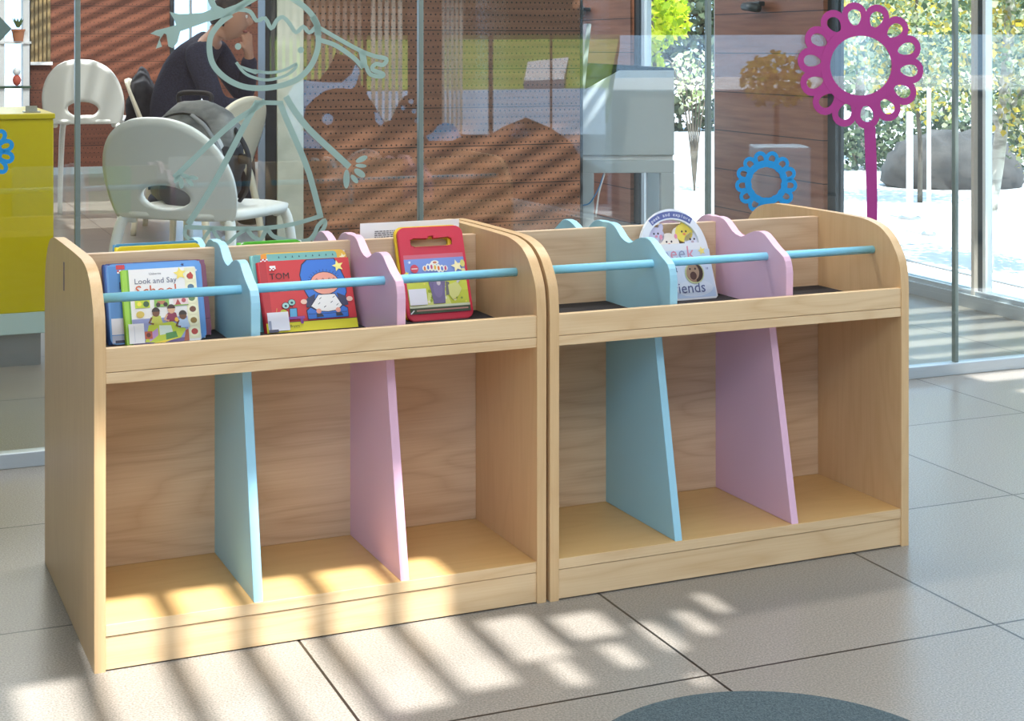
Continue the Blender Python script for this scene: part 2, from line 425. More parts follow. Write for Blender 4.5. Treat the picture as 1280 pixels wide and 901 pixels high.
holes.append((2.80, 3.02, 5.5, 5.95))                                                                # kiosk
big = list(holes)
sky_slots = [(2.72, 3.5, 2.06+.16*k, 2.06+.16*k+(.05 if k % 3 == 1 else .09)) for k in range(9)]     # slots added for sun streaks along the outer glazing
holes += sky_slots
# reading corner: slots added to throw bars of sun in front of the shelves
x = -.35
while x < 1.10:
    hi = 2.30 if x < .27 else 2.434 if x < .84 else 2.30-(x-.84)*.25
    lo = 1.85 if x < .45 else 1.93+(x-.45)*.40
    lo += rnd.uniform(-.03, .03)
    w = .08+rnd.uniform(-.012, .012)
    if rnd.random() < .5 and x < .5:
        c = rnd.uniform(lo+.1, hi-.2); holes.append(slot(x, x+w, lo, c-.03)); holes.append(slot(x, x+w, c+.03, hi))
    else: holes.append(slot(x, x+w, lo, hi))
    x += w+.036
for a, b, c, dd in ((.93, .96, 2.0, 2.1), (1.03, 1.06, 2.03, 2.12), (1.12, 1.15, 2.06, 2.18), (1.20, 1.225, 2.10, 2.2), (1.27, 1.29, 2.17, 2.26), (1.10, 1.12, 1.93, 1.97)):
    holes.append(slot(a, b, c, dd))
xs = sorted({-9.0, 3.62}|{v for h in holes for v in h[:2]}); ys = sorted({-.95, 15.0}|{v for h in holes for v in h[2:]})
bm = NB(); vd = {}
def gv(a, b):
    if (a, b) not in vd: vd[(a, b)] = bm.verts.new((a, b, CZ))
    return vd[(a, b)]
for i in range(len(xs)-1):
    for j in range(len(ys)-1):
        cx, cy = (xs[i]+xs[i+1])/2, (ys[j]+ys[j+1])/2
        if any(h[0] < cx < h[1] and h[2] < cy < h[3] for h in holes): continue
        bm.faces.new((gv(xs[i], ys[j]), gv(xs[i+1], ys[j]), gv(xs[i+1], ys[j+1]), gv(xs[i], ys[j+1])))
o = struct(link('ceiling', bm, mat('ceiling white', (225, 225, 222), .8), matrix=LM))
md = o.modifiers.new('s', 'SOLIDIFY'); md.thickness = .012; md.offset = 1
# unseen blades added under the big slots to stripe the sun, turned 15 degrees
LZ = 1.75; LD = CZ-LZ        # blades hang below the slots
bm = NB(); BA = math.radians(9.5); sp = .034
for h in big:
    cx, cy = (h[0]+h[1])/2+SH1*LD, (h[2]+h[3])/2+SH2*LD; R = max(h[1]-h[0], h[3]-h[2])/2+.06
    k = -int(R/sp)
    while k*sp < R:
        M = Matrix.Translation((cx, cy, LZ)) @ Matrix.Rotation(BA, 4, 'Z') @ Matrix.Translation((0, k*sp, 0))
        box(bm, -R, R, -.0085, .0085, 0, .003, M=M); k += 1
struct(link('sun_stripe_blades', bm, ALU, matrix=LM))
# walls out of frame
bm = NB(); box(bm, -4.2, -4.1, -2.2, 13, 0, CZ); struct(link('wall_left', bm, mat('warm wall', (150, 140, 124), .8), matrix=LM))

# what stands opposite the glass and shows in it: mirrored through the partition plane
def mir(v): d = (v-GA).dot(E2); return v-E2*(2*d)
def mpoly(bm, pts, Y, th, mi=0):
    A = [bm.verts.new(mir(at(x, y, Y))) for x, y in pts]; B = [bm.verts.new(mir(at(x, y, Y+th))) for x, y in pts]
    n = len(pts); fs = [bm.faces.new(A[::-1]), bm.faces.new(B)]+[bm.faces.new((A[i], A[(i+1) % n], B[(i+1) % n], B[i])) for i in range(n)]
    for f in fs: f.material_index = mi
VY = 9.0
DARKB = mat('dark brown boards', (58, 46, 42), .8)
bm = NB(); TOP = -420
mpoly(bm, [(-700, TOP), (338, TOP), (338, 255), (-700, 255)], VY, .1)
mpoly(bm, [(338, 255), (338, 98), (372, 100), (400, 99), (412, 84), (420, 66), (446, 74), (446, 96), (470, 135), (482, 153), (489, 150), (498, 130), (506, 120), (510, 119), (510, 255)], VY, .1)
mpoly(bm, [(510, 255), (510, TOP), (553, TOP), (553, 255)], VY, .1)
mpoly(bm, [(553, 255), (553, 162), (580, 168), (610, 170), (630, 158), (658, 147), (690, 160), (715, 178), (726, 196), (760, 215), (760, 255)], VY, .1)
mpoly(bm, [(338, -60), (338, TOP), (510, TOP), (510, -60)], VY, .1)
mpoly(bm, [(553, -60), (553, TOP), (1500, TOP), (1500, -60)], VY, .1)
for x0, x1 in ((611, 617), (688, 691), (454, 459)):
    mpoly(bm, [(x0, 180), (x0, -60), (x1, -60), (x1, 180)], VY+.1, .06)
struct(link('wall_front', bm, DARKB))
bm = NB()
x = 339
while x < 505:
    if not 452 < x < 460:
        w = 5.2 if x < 455 else 5.2
        mpoly(bm, [(x, 190), (x, -60), (x+w, -60), (x+w, 190)], VY+.35, .14, 0 if x < 455 else 1)
    x += 9 if x < 455 else 8.4
for x in (553, 558.5, 564, 569.5, 575):
    mpoly(bm, [(x, 170), (x, -60), (x+3.6, -60), (x+3.6, 170)], VY+.35, .14, 1)
struct(link('trim_30', bm, [mat('grey fin', (170, 160, 150), .7), mat('white fin', (235, 240, 232), .7)]))
def slope(nm, quad, mm):
    bm = NB(); A = [bm.verts.new(mir(at(x, y, Y))) for x, y, Y in quad]; B = [bm.verts.new(v.co-Vector((0, 0, .3))) for v in A]
    n = len(A); bm.faces.new(A); bm.faces.new(B[::-1])
    for i in range(n): bm.faces.new((A[i], A[(i+1) % n], B[(i+1) % n], B[i]))
    return struct(link(nm, bm, mm))
slope('lawn', [(300, 112, 14), (760, 112, 14), (775, 43, 36), (0, 46, 36)], varied('lawn green', (150, 170, 60), (120, 140, 50), (1.5, 1.5, 1.5), .9))
slope('path', [(655, 101, 13.9), (705, 99, 13.9), (712, 67, 24), (662, 69, 24)], mat('path grey', (215, 208, 205), .8))
slope('terrace', [(300, 168, 9.8), (757, 168, 9.8), (757, 110, 13.8), (300, 116, 13.8)], mat('shaded paving blue grey', (150, 170, 190), .8))  # paving in shade, the blue shade put into its colour
slope('dark_ground', [(765, 360, 6.55), (1700, 360, 6.55), (1700, 114, 36), (765, 114, 36)], varied('dark ground grey', (58, 58, 54), (74, 72, 66), (2, 2, 2), .9))  # dark ground added so the glass mirrors less glare from the paving
bm = NB(); mpoly(bm, [(-200, 46), (1700, 42), (1700, -700), (-200, -700)], 36.2, 2)
struct(link('dark_backdrop', bm, varied('backdrop brown', (60, 48, 38), (78, 70, 48), (.6, .6, .6), .95)))  # dark slab added so the glass mirrors no bright sky
bm = NB()
mpoly(bm, [(356, 150), (358, 122), (368, 106), (380, 100), (405, 103), (428, 103), (440, 92), (447, 76), (450, 92), (444, 108), (440, 111), (420, 110), (404, 115), (392, 124), (383, 134), (380, 148), (377, 163), (384, 164), (400, 178), (404, 186), (378, 185), (362, 172)], VY-.012, .006)
tag(link('wall_sticker', bm, SKYBLUE), 'pale blue cut-out mural shape on the dark wall opposite the glass', 'sticker')
for lab_, pts_ in (('round pale blue spot sticker on the dark hump opposite the glass', ell(410, 149, 7, 7, 16)), ('pale blue drop sticker at the foot of the dark hump opposite the glass', [(468, 140), (474, 141), (480, 153), (476, 158), (470, 152)])):
    bm = NB(); mpoly(bm, pts_, VY-.012, .006); tag(link('wall_sticker', bm, SKYBLUE), lab_, 'sticker')
for x, y, r in ((514, 127, 3.3), (504.5, 135, 3), (518, 139, 3), (522, 151, 3.2)):
    bm = NB(); mpoly(bm, ell(x, y, r, r, 10), VY-.012, .006)
    tag(link('wall_sticker', bm, SKYBLUE), 'one of four tiny pale blue dot stickers on the dark wall opposite the glass', 'sticker', 'tiny dot stickers')
bm = NB()
mpoly(bm, [(533, 170), (541, 166), (548, 157), (556, 153), (566, 155), (573, 162), (577, 171), (566, 176), (536, 176)], VY-.02, .006)
tag(link('wall_sticker', bm, sheer('bright blue film', (90, 196, 250), 0, .3)), 'small bright blue dome-shaped sticker on the dark wall opposite the glass', 'sticker')

# ================================================================== BOOK BROWSERS
UW, UD, DH, UT = .7185, .5332, .2571, .0166
ZF, ZFB, ZTB, ZTM, ZTT, ZBP = .0675, .0502, .4148, .4305, .4658, .5709
UB = (.2352, .469); TD = .0143; RV, RZ = .0839, .5264
TRAY = .4368
half = [(0, .0), (0, .4652), (.0015, .486), (.0055, .508), (.0125, .524), (.0225, .5385), (.034, .552), (.0475, .562), (.063, .5705), (.084, .5765), (.105, .580), (.127, .582), (.2, .583)]
arc = [(p.x, p.y) for p in catmull([(v, z, 0) for v, z in half[1:]], 4)]
side_prof = half[:1]+arc+[(UD-v, z) for v, z in (half[:1]+arc)[::-1]]
dv = [(.0037, ZF), (.079, ZTB), (.0785, .4305), (.0214, .4305), (.0205, .505), (.0215, .514), (.0248, .5245), (.030, .532), (.040, .5375), (.0556, .5444), (.067, .551), (.0767, .5574), (.090, .5655), (.1, .5682), (.1089, .5688), (.124, .5670), (.142, .5616), (.157, .5552), (.168, .5525), (.1755, .5520), (.186, .5538), (.1984, .5596), (.2095, .5672), (.2185, .5738), (.2275, .5782), (.238, .5808), (.252, .5812), (.2666, .5800)]
div_prof = dv+[(UD-v, z) for v, z in dv[::-1][1:]]
to_v = lambda u0: (lambda a, b, t: Vector((u0+t, a, b)))
def browser(loc, rz, label, first):
    r = empty('book_browser', loc, rz); tag(r, label, 'bookshelf', 'children book browsers standing end to end')
    for u0 in (0, UW-UT):
        bm = NB(); prism(bm, side_prof, to_v(u0), UT, bev=.0012); link('side_panel', bm, W_SIDE, r)
    bm = NB(); box(bm, UT, UW-UT, DH, DH+.016, ZF, ZBP, bev=.001); link('back_panel', bm, W_BACK, r)
    bm = NB(); box(bm, UT, UW-UT, .0015, UD-.0015, ZFB, ZF, bev=.0008)
    for f in bm.faces: f.normal_update(); f.material_index = 1 if abs(f.normal.y) > .8 else 0
    link('bottom_shelf', bm, [W_SHELF, W_FRONT], r)
    bm = NB(); box(bm, UT, UW-UT, .0015, UD-.0015, ZTB, ZTM, bev=.0008); link('tray_board', bm, W_FRONT, r)
    for v0 in (.0028, UD-.0028-.015):
        bm = NB(); box(bm, UT, UW-UT, v0, v0+.015, .002, ZFB-.0009, bev=.0004); link('plinth', bm, W_FRONT, r)
        bm = NB(); box(bm, UT, UW-UT, v0-.001, v0+.012, ZTM+.0009, ZTT, bev=.0006); link('tray_lip', bm, W_FRONT, r)
    for v0, v1 in ((.0145, DH), (DH+.016, UD-.0145)):
        bm = NB(); box(bm, UT, UW-UT, v0, v1, ZTM, TRAY-.0005); o = link('tray_mat', bm, BLACKMAT, r); o['label'] = 'black felt mat lining the tray'
    for u0, mm, nm in ((UB[0], BLUE, 'light blue wavy divider'), (UB[1], PINK, 'pink wavy divider')):
        bm = NB(); prism(bm, div_prof, to_v(u0), TD, bev=.0012); o = link('divider', bm, mm, r); o['label'] = nm
    for v in (RV, UD-RV):
        bm = NB(); tube(bm, [(UT-.001, v, RZ), (UW-UT+.001, v, RZ)], .0072, 16); o = link('rod', bm, RODB, r); o['label'] = 'light blue round rod'
    if first:
        bm = NB(); box(bm, -.0012, .002, .2955, .3015, .509, .555, bev=.0006); o = link('slot_plate', bm, mat('slot steel', (120, 100, 108), .4, .6), r); o['label'] = 'narrow upright metal slot in the outer side'
    return r
LU = (-.6008, 2.2508, .418); RU = (.0617, 2.5429, .4173)
browser((LU[0], LU[1], 0), LU[2], 'left beech book browser with stacks of picture books in its tray', True)
browser((RU[0], RU[1], 0), RU[2], 'right beech book browser holding a single arch-topped board book', False)
UMAT = [Matrix.Translation((u[0], u[1], 0)) @ Matrix.Rotation(u[2], 4, 'Z') for u in (LU, RU)]

# ------------------------------------------------------------------ books
class Art:
    """flat printed shapes on a cover: one mesh, many inks, each layer a hair above the last"""
    def __init__(s, w, h, z): s.bm = NB(); s.w, s.h, s.z, s.mats, s.k = w, h, z, [], 0
    def mi(s, rgb):
        m = mat('ink %d %d %d' % rgb, rgb, .45)
        if m not in s.mats: s.mats.append(m)
        return s.mats.index(m)
    def zz(s): s.k += 1; return s.z+.00015+s.k*.00004
    def poly(s, pts, rgb):
        z = s.zz(); f = s.bm.faces.new([s.bm.verts.new((a*s.w, b*s.h, z)) for a, b in pts]); f.material_index = s.mi(rgb)
        if f.normal.z < 0: pass
    def rect(s, a0, b0, a1, b1, rgb): s.poly([(a0, b0), (a1, b0), (a1, b1), (a0, b1)], rgb)
    def oval(s, a, b, ra, rb, rgb, n=20, rot=0): s.poly(ell(a, b, ra, rb, n, rot=rot), rgb)
    def line(s, pts, wd, rgb):
        z = s.zz(); ribbon(s.bm, [(a*s.w, b*s.h) for a, b in pts], wd, lambda a, b, t: Vector((a, b, z+t)), .00002, mi=s.mi(rgb))
    def star(s, a, b, r, rgb, rot=.2):
        s.poly([(a+(r if k % 2 == 0 else r*.45)*math.cos(rot+PI/2+k*PI/5)*s.h/s.w, b+(r if k % 2 == 0 else r*.45)*math.sin(rot+PI/2+k*PI/5)) for k in range(10)], rgb)
    def text(s, t, a, b, size, rgb, align='CENTER'):
        z = s.zz(); text_into(s.bm, t, size, lambda x, y, d: Vector((x, y, d)), z, s.mi(rgb), align, a*s.w, b*s.h)
    def done(s, parent, name='cover_art'):
        me = bpy.data.meshes.new(name); s.bm.to_mesh(me); s.bm.free()
        for m in s.mats: me.materials.append(m)
        o = bpy.data.objects.new(name, me); COL.objects.link(o)
        fr = [c for c in parent.children if c.name.split('.')[0] in ('front_cover', 'front_shell', 'paper_sheet')]
        o.parent = fr[0] if fr else parent; return o
def rounded(w, h, r, n=5, x0=0, y0=0):
    o = []
    for cx, cy, a in ((w-r, r, -PI/2), (w-r, h-r, 0), (r, h-r, PI/2), (r, r, PI)):
        for k in range(n+1): t = a+PI/2*k/n; o.append((x0+cx+r*math.cos(t), y0+cy+r*math.sin(t)))
    return o
flat = lambda a, b, t: Vector((a, b, t))
def lean(ui, u, v, vt, ztop, th, yaw=0, roll=0, z0=TRAY):
    """frame of a leaning book: x along its foot, y up its face, z out of its front cover (v is where the front face meets the tray)"""
    h = math.hypot(vt-v, ztop-z0); a = math.atan2(ztop-z0, vt-v)
    ydir = Vector((0, math.cos(a), math.sin(a))); xdir = Vector((1, 0, 0)); zdir = xdir.cross(ydir)
    M = Matrix((xdir, ydir, zdir)).transposed().to_4x4()
    M = Matrix.Translation((u, v, z0)) @ Matrix.Rotation(yaw, 4, 'Z') @ M @ Matrix.Rotation(roll, 4, 'Z') @ Matrix.Translation((0, 0, -th))
    return UMAT[ui] @ M, h
def book(name, label, cat, M, w, h, th, cover, r=.004, spine=None, pages=True, group=None):
    t = empty(name, matrix=M); tag(t, label, cat, group)
    c = .0011
    bm = NB()
    prism(bm, rounded(w, h, r), lambda a, b, d: flat(a, b, d+th-c), c); o = link('front_cover', bm, cover, t)
    bm = NB(); prism(bm, rounded(w, h, r), flat, c); link('back_cover', bm, cover, t)
    bm = NB(); box(bm, .0005, w-.002, .0015, h-.0015, c, th-c); link('page_block', bm, PAPER, t)
    bm = NB(); tube(bm, [(.0004, .001, th/2), (.0004, h-.001, th/2)], th/2-.0001, 12); link('spine', bm, spine or cover, t)
    return t
GB = 'picture books leaning in the left browser tray'
C = lambda *a: a
# left compartment: maroon board book, blue board book, white school book, from back to front
M, h = lean(0, .066, .203, .2555, .5535, .010)
t = book('picture_book', 'maroon board book showing at the right edge behind the blue one', 'book', M, .1525, h, .010, mat('maroon cover', (138, 78, 108), .4), .012, group=GB)
a = Art(.1525, h, .010); a.rect(.01, .01, .99, .99, (142, 82, 112)); a.rect(.02, .05, .3, .2, (200, 120, 130)); a.line([(.86, .22), (.99, .22)], .0008, (60, 36, 60)); a.rect(.5, .96, .9, .985, (60, 70, 160)); a.done(t)
M, h = lean(0, .0575, .190, .2425, .5560, .011, yaw=-.02)
t = book('picture_book', 'navy-edged board book, last of the left stack, peeping out at its left', 'book', UMAT[0] @ Matrix.Translation((.0, .0095, 0)) @ UMAT[0].inverted() @ M @ Matrix.Translation((-.004, 0, 0)), .140, h, .006, mat('navy cover', (58, 70, 128), .4), .006, group=GB)
a = Art(.14, h, .006); a.rect(.03, .03, .97, .96, (70, 84, 150)); a.done(t)
M, h = lean(0, .0545, .1835, .2355, .5555, .0095, yaw=-.02)
t = book('picture_book', 'blue board book with a white spine label, right behind the white school book', 'book', M, .1505, h, .0095, mat('blue cover', (92, 150, 214), .4), .010, mat('deep blue spine', (60, 100, 170), .4), group=GB)
a = Art(.1505, h, .0095); a.rect(.015, .02, .985, .985, (96, 156, 220)); a.rect(.02, .03, .2, .97, (78, 138, 206))
a.rect(.02, .12, .24, .32, (222, 224, 236)); a.rect(.02, .02, .24, .11, (170, 180, 206)); a.rect(.05, .015, .16, .05, (60, 66, 96))
a.text('K', .155, .68, .017, (36, 44, 90)); a.text('o', .15, .55, .012, (36, 44, 90))
for k in range(6): a.rect(.11+.022*(k % 3), .88+.02*(k//3), .13+.022*(k % 3), .9+.02*(k//3), (208, 60, 64) if k % 2 else (244, 240, 240))
a.rect(.1, .93, .19, .985, (206, 56, 60)); a.star(.8, .95, .025, (40, 50, 100)); a.star(.94, .87, .02, (236, 240, 250)); a.done(t)
M, h = lean(0, .0775, .1705, .2185, .5476, .0065)
w = .1165
t = book('picture_book', 'white school picture book with lime green spine, front of the left stack', 'book', M, w, h, .0065, mat('school cover', (240, 238, 236), .4), .003, mat('lime spine', (150, 205, 70), .4), group=GB)
a = Art(w, h, .0065)
a.rect(0, 0, .085, 1, (160, 212, 74)); a.rect(.06, 0, .085, 1, (120, 180, 56))
a.rect(.84, .03, .995, .985, (238, 232, 196))
for fy in (.87, .72, .57, .42, .27, .12): a.oval(.915, fy, .075, .068, (246, 242, 206)); a.oval(.915, fy, .045, .04, ((190, 70, 60), (150, 120, 60), (120, 70, 50), (110, 140, 90), (80, 120, 150), (170, 60, 60))[int(fy*6.5) % 6])
a.poly([(.885, .88), (.925, .93), (.96, .88), (.95, .83), (.895, .83)], (196, 64, 54))
a.oval(.78, .91, .045, .05, (250, 220, 90)); a.star(.78, .91, .09, (250, 226, 110), .1)
a.text('Usborne', .44, .915, .0055, (90, 90, 110)); a.text('Look and Say', .44, .80, .0125, (88, 92, 120)); a.text('School', .44, .635, .0245, (206, 92, 50))
a.rect(.14, .475, .34, .59, (196, 214, 50)); a.oval(.2, .53, .03, .03, (250, 236, 80)); a.oval(.29, .525, .04, .04, (60, 96, 60))
a.rect(.40, .475, .60, .59, (140, 190, 90)); a.rect(.44, .51, .55, .555, (190, 120, 90)); a.oval(.45, .505, .03, .03, (60, 40, 36)); a.oval(.55, .505, .03, .03, (60, 40, 36)); a.rect(.40, .59, .60, .61, (110, 160, 200))
a.rect(.66, .475, .86, .6, (240, 216, 216)); a.poly([(.68, .49), (.72, .57), (.76, .49)], (176, 70, 70)); a.oval(.8, .545, .03, .03, (190, 90, 100)); a.rect(.66, .475, .86, .49, (140, 180, 80)); a.rect(.66, .6, .86, .615, (150, 150, 180))
a.oval(.2, .39, .055, .045, (216, 190, 90))
a.rect(.085, .0, .83, .33, (146, 156, 206)); a.rect(.085, .0, .83, .05, (110, 90, 140))
a.poly([(.24, .02), (.30, .24), (.62, .27), (.80, .16), (.72, .05), (.45, .0)], (196, 210, 60)); a.poly([(.30, .02), (.42, .10), (.42, .2), (.3, .12)], (190, 150, 200)); a.poly([(.44, .1), (.62, .12), (.6, .22), (.44, .23)], (220, 232, 220))
a.poly([(.52, .03), (.68, .06), (.66, .14), (.52, .12)], (90, 150, 80)); a.poly([(.34, .0), (.5, .0), (.7, .06), (.5, .03)], (242, 214, 60)); a.rect(.24, .06, .34, .16, (190, 90, 60)); a.oval(.29, .11, .03, .03, (110, 50, 40))
for fx, fy, body, skin, hair in ((.41, .40, (196, 200, 84), (120, 76, 50), (50, 34, 30)), (.62, .43, (140, 44, 80), (226, 176, 140), (70, 44, 36)), (.77, .34, (180, 204, 236), (110, 70, 48), (56, 40, 36))):
    a.poly([(fx-.075, fy-.16), (fx-.06, fy-.05), (fx, fy-.02), (fx+.06, fy-.05), (fx+.085, fy-.16)], body); a.oval(fx, fy, .05, .055, skin); a.poly(ell(fx, fy+.012, .055, .058, 14, 0, PI), hair)
    a.line([(fx-.06, fy-.06), (fx-.1, fy-.13), (fx-.04, fy-.15)], .003, skin)
a.oval(.68, .29, .025, .03, (240, 190, 70))
a.poly([(.76, .0), (.79, .14), (.83, .16), (.83, .0)], (170, 90, 60))
a.rect(.03, .01, .235, .27, (236, 238, 244)); a.rect(.1, .03, .11, .24, (214, 218, 230)); a.done(t)
# middle compartment: yellow, teal and red books
M, h = lean(0, .3075, .207, .2535, .5575, .008)
t = book('picture_book', 'yellow board book mostly hidden behind the teal one in the middle stack', 'book', M, .152, h, .008, mat('yellow cover', (226, 180, 66), .4), .012, group=GB)
a = Art(.152, h, .008); a.rect(.1, .1, .95, .9, (232, 190, 84)); a.star(.955, .9, .05, (244, 236, 190)); a.done(t)
M, h = lean(0, .2945, .196, .2465, .5565, .008)
t = book('picture_book', 'teal picture book behind the red one in the middle stack', 'book', M, .146, h, .008, mat('teal cover', (116, 178, 172), .4), .006, group=GB)
a = Art(.146, h, .008); a.rect(.02, .02, .09, .98, (98, 160, 158)); a.rect(.1, .935, .17, 1.0, (240, 150, 50))
for k in range(8): a.rect(.09+.022*(k % 4), .90+.02*(k//4), .112+.022*(k % 4), .92+.02*(k//4), (196, 50, 60) if (k+k//4) % 2 else (240, 236, 238))
for k in range(9): a.poly([(.3+k*.08, .94), (.31+k*.08, .97), (.32+k*.08, .94)], (50, 80, 90))
a.done(t)
M, h = lean(0, .3035, .1800, .236, .5462, .0095, roll=0)
w = .1545
t = book('picture_book', 'red picture book with a child in a blue hooded chair, front of the middle stack', 'book', M, w, h, .0095, mat('red cover', (206, 52, 58), .4), .005, mat('red spine', (196, 44, 54), .4), group=GB)
a = Art(w, h, .0095); RED = (208, 54, 60); BK = (34, 34, 60); BL = (52, 116, 206)
a.rect(0, .0, 1, .995, RED); a.rect(.0, .13, .075, .995, (188, 42, 52)); a.rect(0, 0, 1, .135, (226, 214, 40)); a.rect(.12, .13, 1, .138, BK)
a.poly([(.44, .60), (.425, .78), (.46, .93), (.52, .995), (.84, .995), (.88, .9), (.93, .7), (.93, .50), (.90, .42), (.5, .42)], BK)
a.poly([(.45, .60), (.435, .78), (.47, .92), (.53, .985), (.83, .985), (.87, .9), (.92, .7), (.92, .50), (.89, .43), (.51, .43)], BL)
a.oval(.695, .645, .165, .165, BK); a.oval(.695, .645, .157, .156, (236, 160, 140))
for k in range(13):
    t0 = PI*(.08+.84*k/12); a.line([(.695+.165*math.cos(t0), .66+.155*math.sin(t0)), (.695+.19*math.cos(t0), .66+.185*math.sin(t0))], .0006, BK)
for ex in (.61, .68, .75, .80): a.line([(ex-.012, .69), (ex, .715), (ex+.012, .69)], .0009, BK)
a.oval(.695, .62, .02, .02, (226, 130, 116)); a.line([(.64, .58), (.70, .565), (.76, .58)], .0009, BK)
for s0 in (-1, 1):
    a.poly([(.69+s0*.12, .50), (.69+s0*.22, .44), (.69+s0*.235, .32), (.69+s0*.15, .30)], (56, 62, 92)); a.oval(.69+s0*.255, .40, .035, .035, (240, 200, 180))
a.poly([(.455, .15), (.45, .28), (.50, .32), (.58, .26), (.80, .26), (.86, .32), (.915, .28), (.91, .15)], BK)
a.poly([(.462, .155), (.458, .27), (.50, .31), (.575, .25), (.805, .25), (.86, .31), (.908, .27), (.903, .155)], BL); a.line([(.47, .225), (.68, .215), (.9, .225)], .0007, BK)
a.poly([(.60, .49), (.79, .49), (.86, .32), (.80, .25), (.69, .235), (.58, .25), (.50, .33)], BK); a.poly([(.605, .48), (.785, .48), (.85, .32), (.795, .26), (.69, .245), (.585, .26), (.51, .33)], (238, 236, 232))
for fx, fy in ((.62, .43), (.6, .36), (.77, .44), (.74, .37), (.8, .33), (.66, .31)): a.line([(fx-.012, fy-.01), (fx+.012, fy+.012)], .001, BK)
for fx in (.585, .80): a.oval(fx, .255, .028, .035, (232, 160, 140)); a.poly([(fx-.03, .17), (fx-.03, .22), (fx+.03, .22), (fx+.05, .175)], (56, 60, 76))
a.star(.865, .875, .085, (246, 236, 140)); a.text('TOM', .205, .735, .0155, (40, 26, 30))
a.oval(.30, .40, .042, .048, BK); a.oval(.30, .40, .036, .04, (150, 200, 190)); a.oval(.23, .36, .042, .048, BK); a.oval(.23, .36, .036, .04, (170, 210, 206)); a.oval(.30, .395, .014, .016, (34, 70, 90)); a.oval(.23, .355, .014, .016, (34, 70, 90))
a.poly([(.255, .2), (.265, .32), (.35, .32), (.345, .2)], BK); a.poly([(.262, .2), (.271, .312), (.343, .312), (.338, .2)], (90, 170, 214)); a.line([(.305, .31), (.3, .36)], .0008, BK)
a.oval(.20, .28, .035, .028, (190, 190, 60)); a.line([(.12, .2), (.12, .27), (.13, .33)], .0012, (210, 150, 80)); a.rect(.06, .165, .42, .20, (150, 80, 160)); a.rect(.37, .1, .40, .17, (130, 70, 150))
for k in range(8): a.rect(.10+.018*(k % 4), .86+.018*(k//4), .118+.018*(k % 4), .878+.018*(k//4), (196, 50, 60) if (k+k//4) % 2 else (244, 238, 238))
a.rect(.105, .895, .17, .925, (240, 236, 236))
a.text('Bryam', .30, .055, .0062, (60, 60, 20))
a.rect(.015, .02, .245, .275, (228, 228, 238)); a.rect(.02, .04, .05, .16, (150, 156, 180)); a.rect(.015, .0, .12, .04, (80, 80, 100)); a.done(t)
# third compartment: red carry case with a handle hole and a yellow shell behind it
M, h = lean(0, .549, .187, .2475, .5895, .016)
w = .121
t = empty('carry_case', matrix=M); tag(t, 'red plastic disc carry case with a handle hole and yellow back shell', 'case')
def shell(name, mm, z0, z1, x0, y0, W, Hh, hole):
    bm = NB(); out = rounded(W, Hh, .014, 5, x0, y0); n = len(out); hx = len(hole)
    o_ = {}
    def ringz(pts, z): return [bm.verts.new((p[0], p[1], z)) for p in pts]
    A, B, Hb, Ht = ringz(out, z0), ringz(out, z1), ringz(hole, z0), ringz(hole, z1)
    for R in ((A, B), (Hb, Ht)):
        k = len(R[0])
        for i in range(k): bm.faces.new((R[0][i], R[0][(i+1) % k], R[1][(i+1) % k], R[1][i]))
    for O, I in ((A, Hb), (B, Ht)):
        es = [bm.edges.get((O[i], O[(i+1) % n])) for i in range(n)]+[bm.edges.get((I[i], I[(i+1) % hx])) for i in range(hx)]
        bmesh.ops.triangle_fill(bm, edges=es, use_beauty=True)
    es = [e for e in bm.edges if len(e.link_faces) == 2 and e.calc_face_angle(0) > .8]
    bmesh.ops.bevel(bm, geom=es, offset=.0012, segments=2, affect='EDGES')
    return link(name, bm, mm, t)
def slot_hole(x0, x1, y0, y1, notch):
    r = (y1-y0)/2; c = (y0+y1)/2; o = []
    for k in range(9): q = -PI/2+PI*k/8; o.append((x1-r+r*math.cos(q), c+r*math.sin(q)))
    if notch: mx_ = (x0+x1)/2; o += [(mx_+.006, y1), (mx_+.004, y1+.003), (mx_-.004, y1+.003), (mx_-.006, y1)]
    for k in range(9): q = PI/2+PI*k/8; o.append((x0+r+r*math.cos(q), c+r*math.sin(q)))
    return o
hy0, hy1 = h*.785, h*.88
o = shell('front_shell', mat('red plastic', (204, 36, 66), .35), .0085, .016, 0, 0, w, h, slot_hole(w*.17, w*.83, hy0, hy1, True)); o['label'] = 'red front shell'
o = shell('back_shell', mat('yellow plastic', (232, 200, 40), .35), 0, .0085, -.0025, .0035, w, h, slot_hole(w*.19-.0025, w*.81-.0025, hy0+.002, hy1+.001, False)); o['label'] = 'yellow back shell'
a = Art(w, h, .0165)
a.rect(.045, .075, .955, .70, (206, 100, 120)); a.rect(.045, .075, .955, .655, (122, 150, 216))
a.poly([(.045, .11), (.045, .42), (.3, .45), (.6, .43), (.955, .46), (.955, .11)], (190, 200, 66)); a.poly([(.3, .11), (.36, .34), (.62, .3), (.7, .11)], (214, 222, 130))
a.rect(.045, .3, .955, .46, (200, 208, 74))
for k in range(26): fx, fy = rnd.uniform(.3, .93), rnd.uniform(.13, .44); a.oval(fx, fy, rnd.uniform(.01, .03), rnd.uniform(.008, .02), rnd.choice([(150, 170, 50), (226, 214, 90), (236, 236, 210), (120, 150, 60)]), 8)
a.rect(.045, .075, .955, .135, (70, 84, 66)); a.rect(.14, .1, .92, .115, (190, 140, 130)); a.rect(.045, .135, .955, .16, (206, 216, 190))
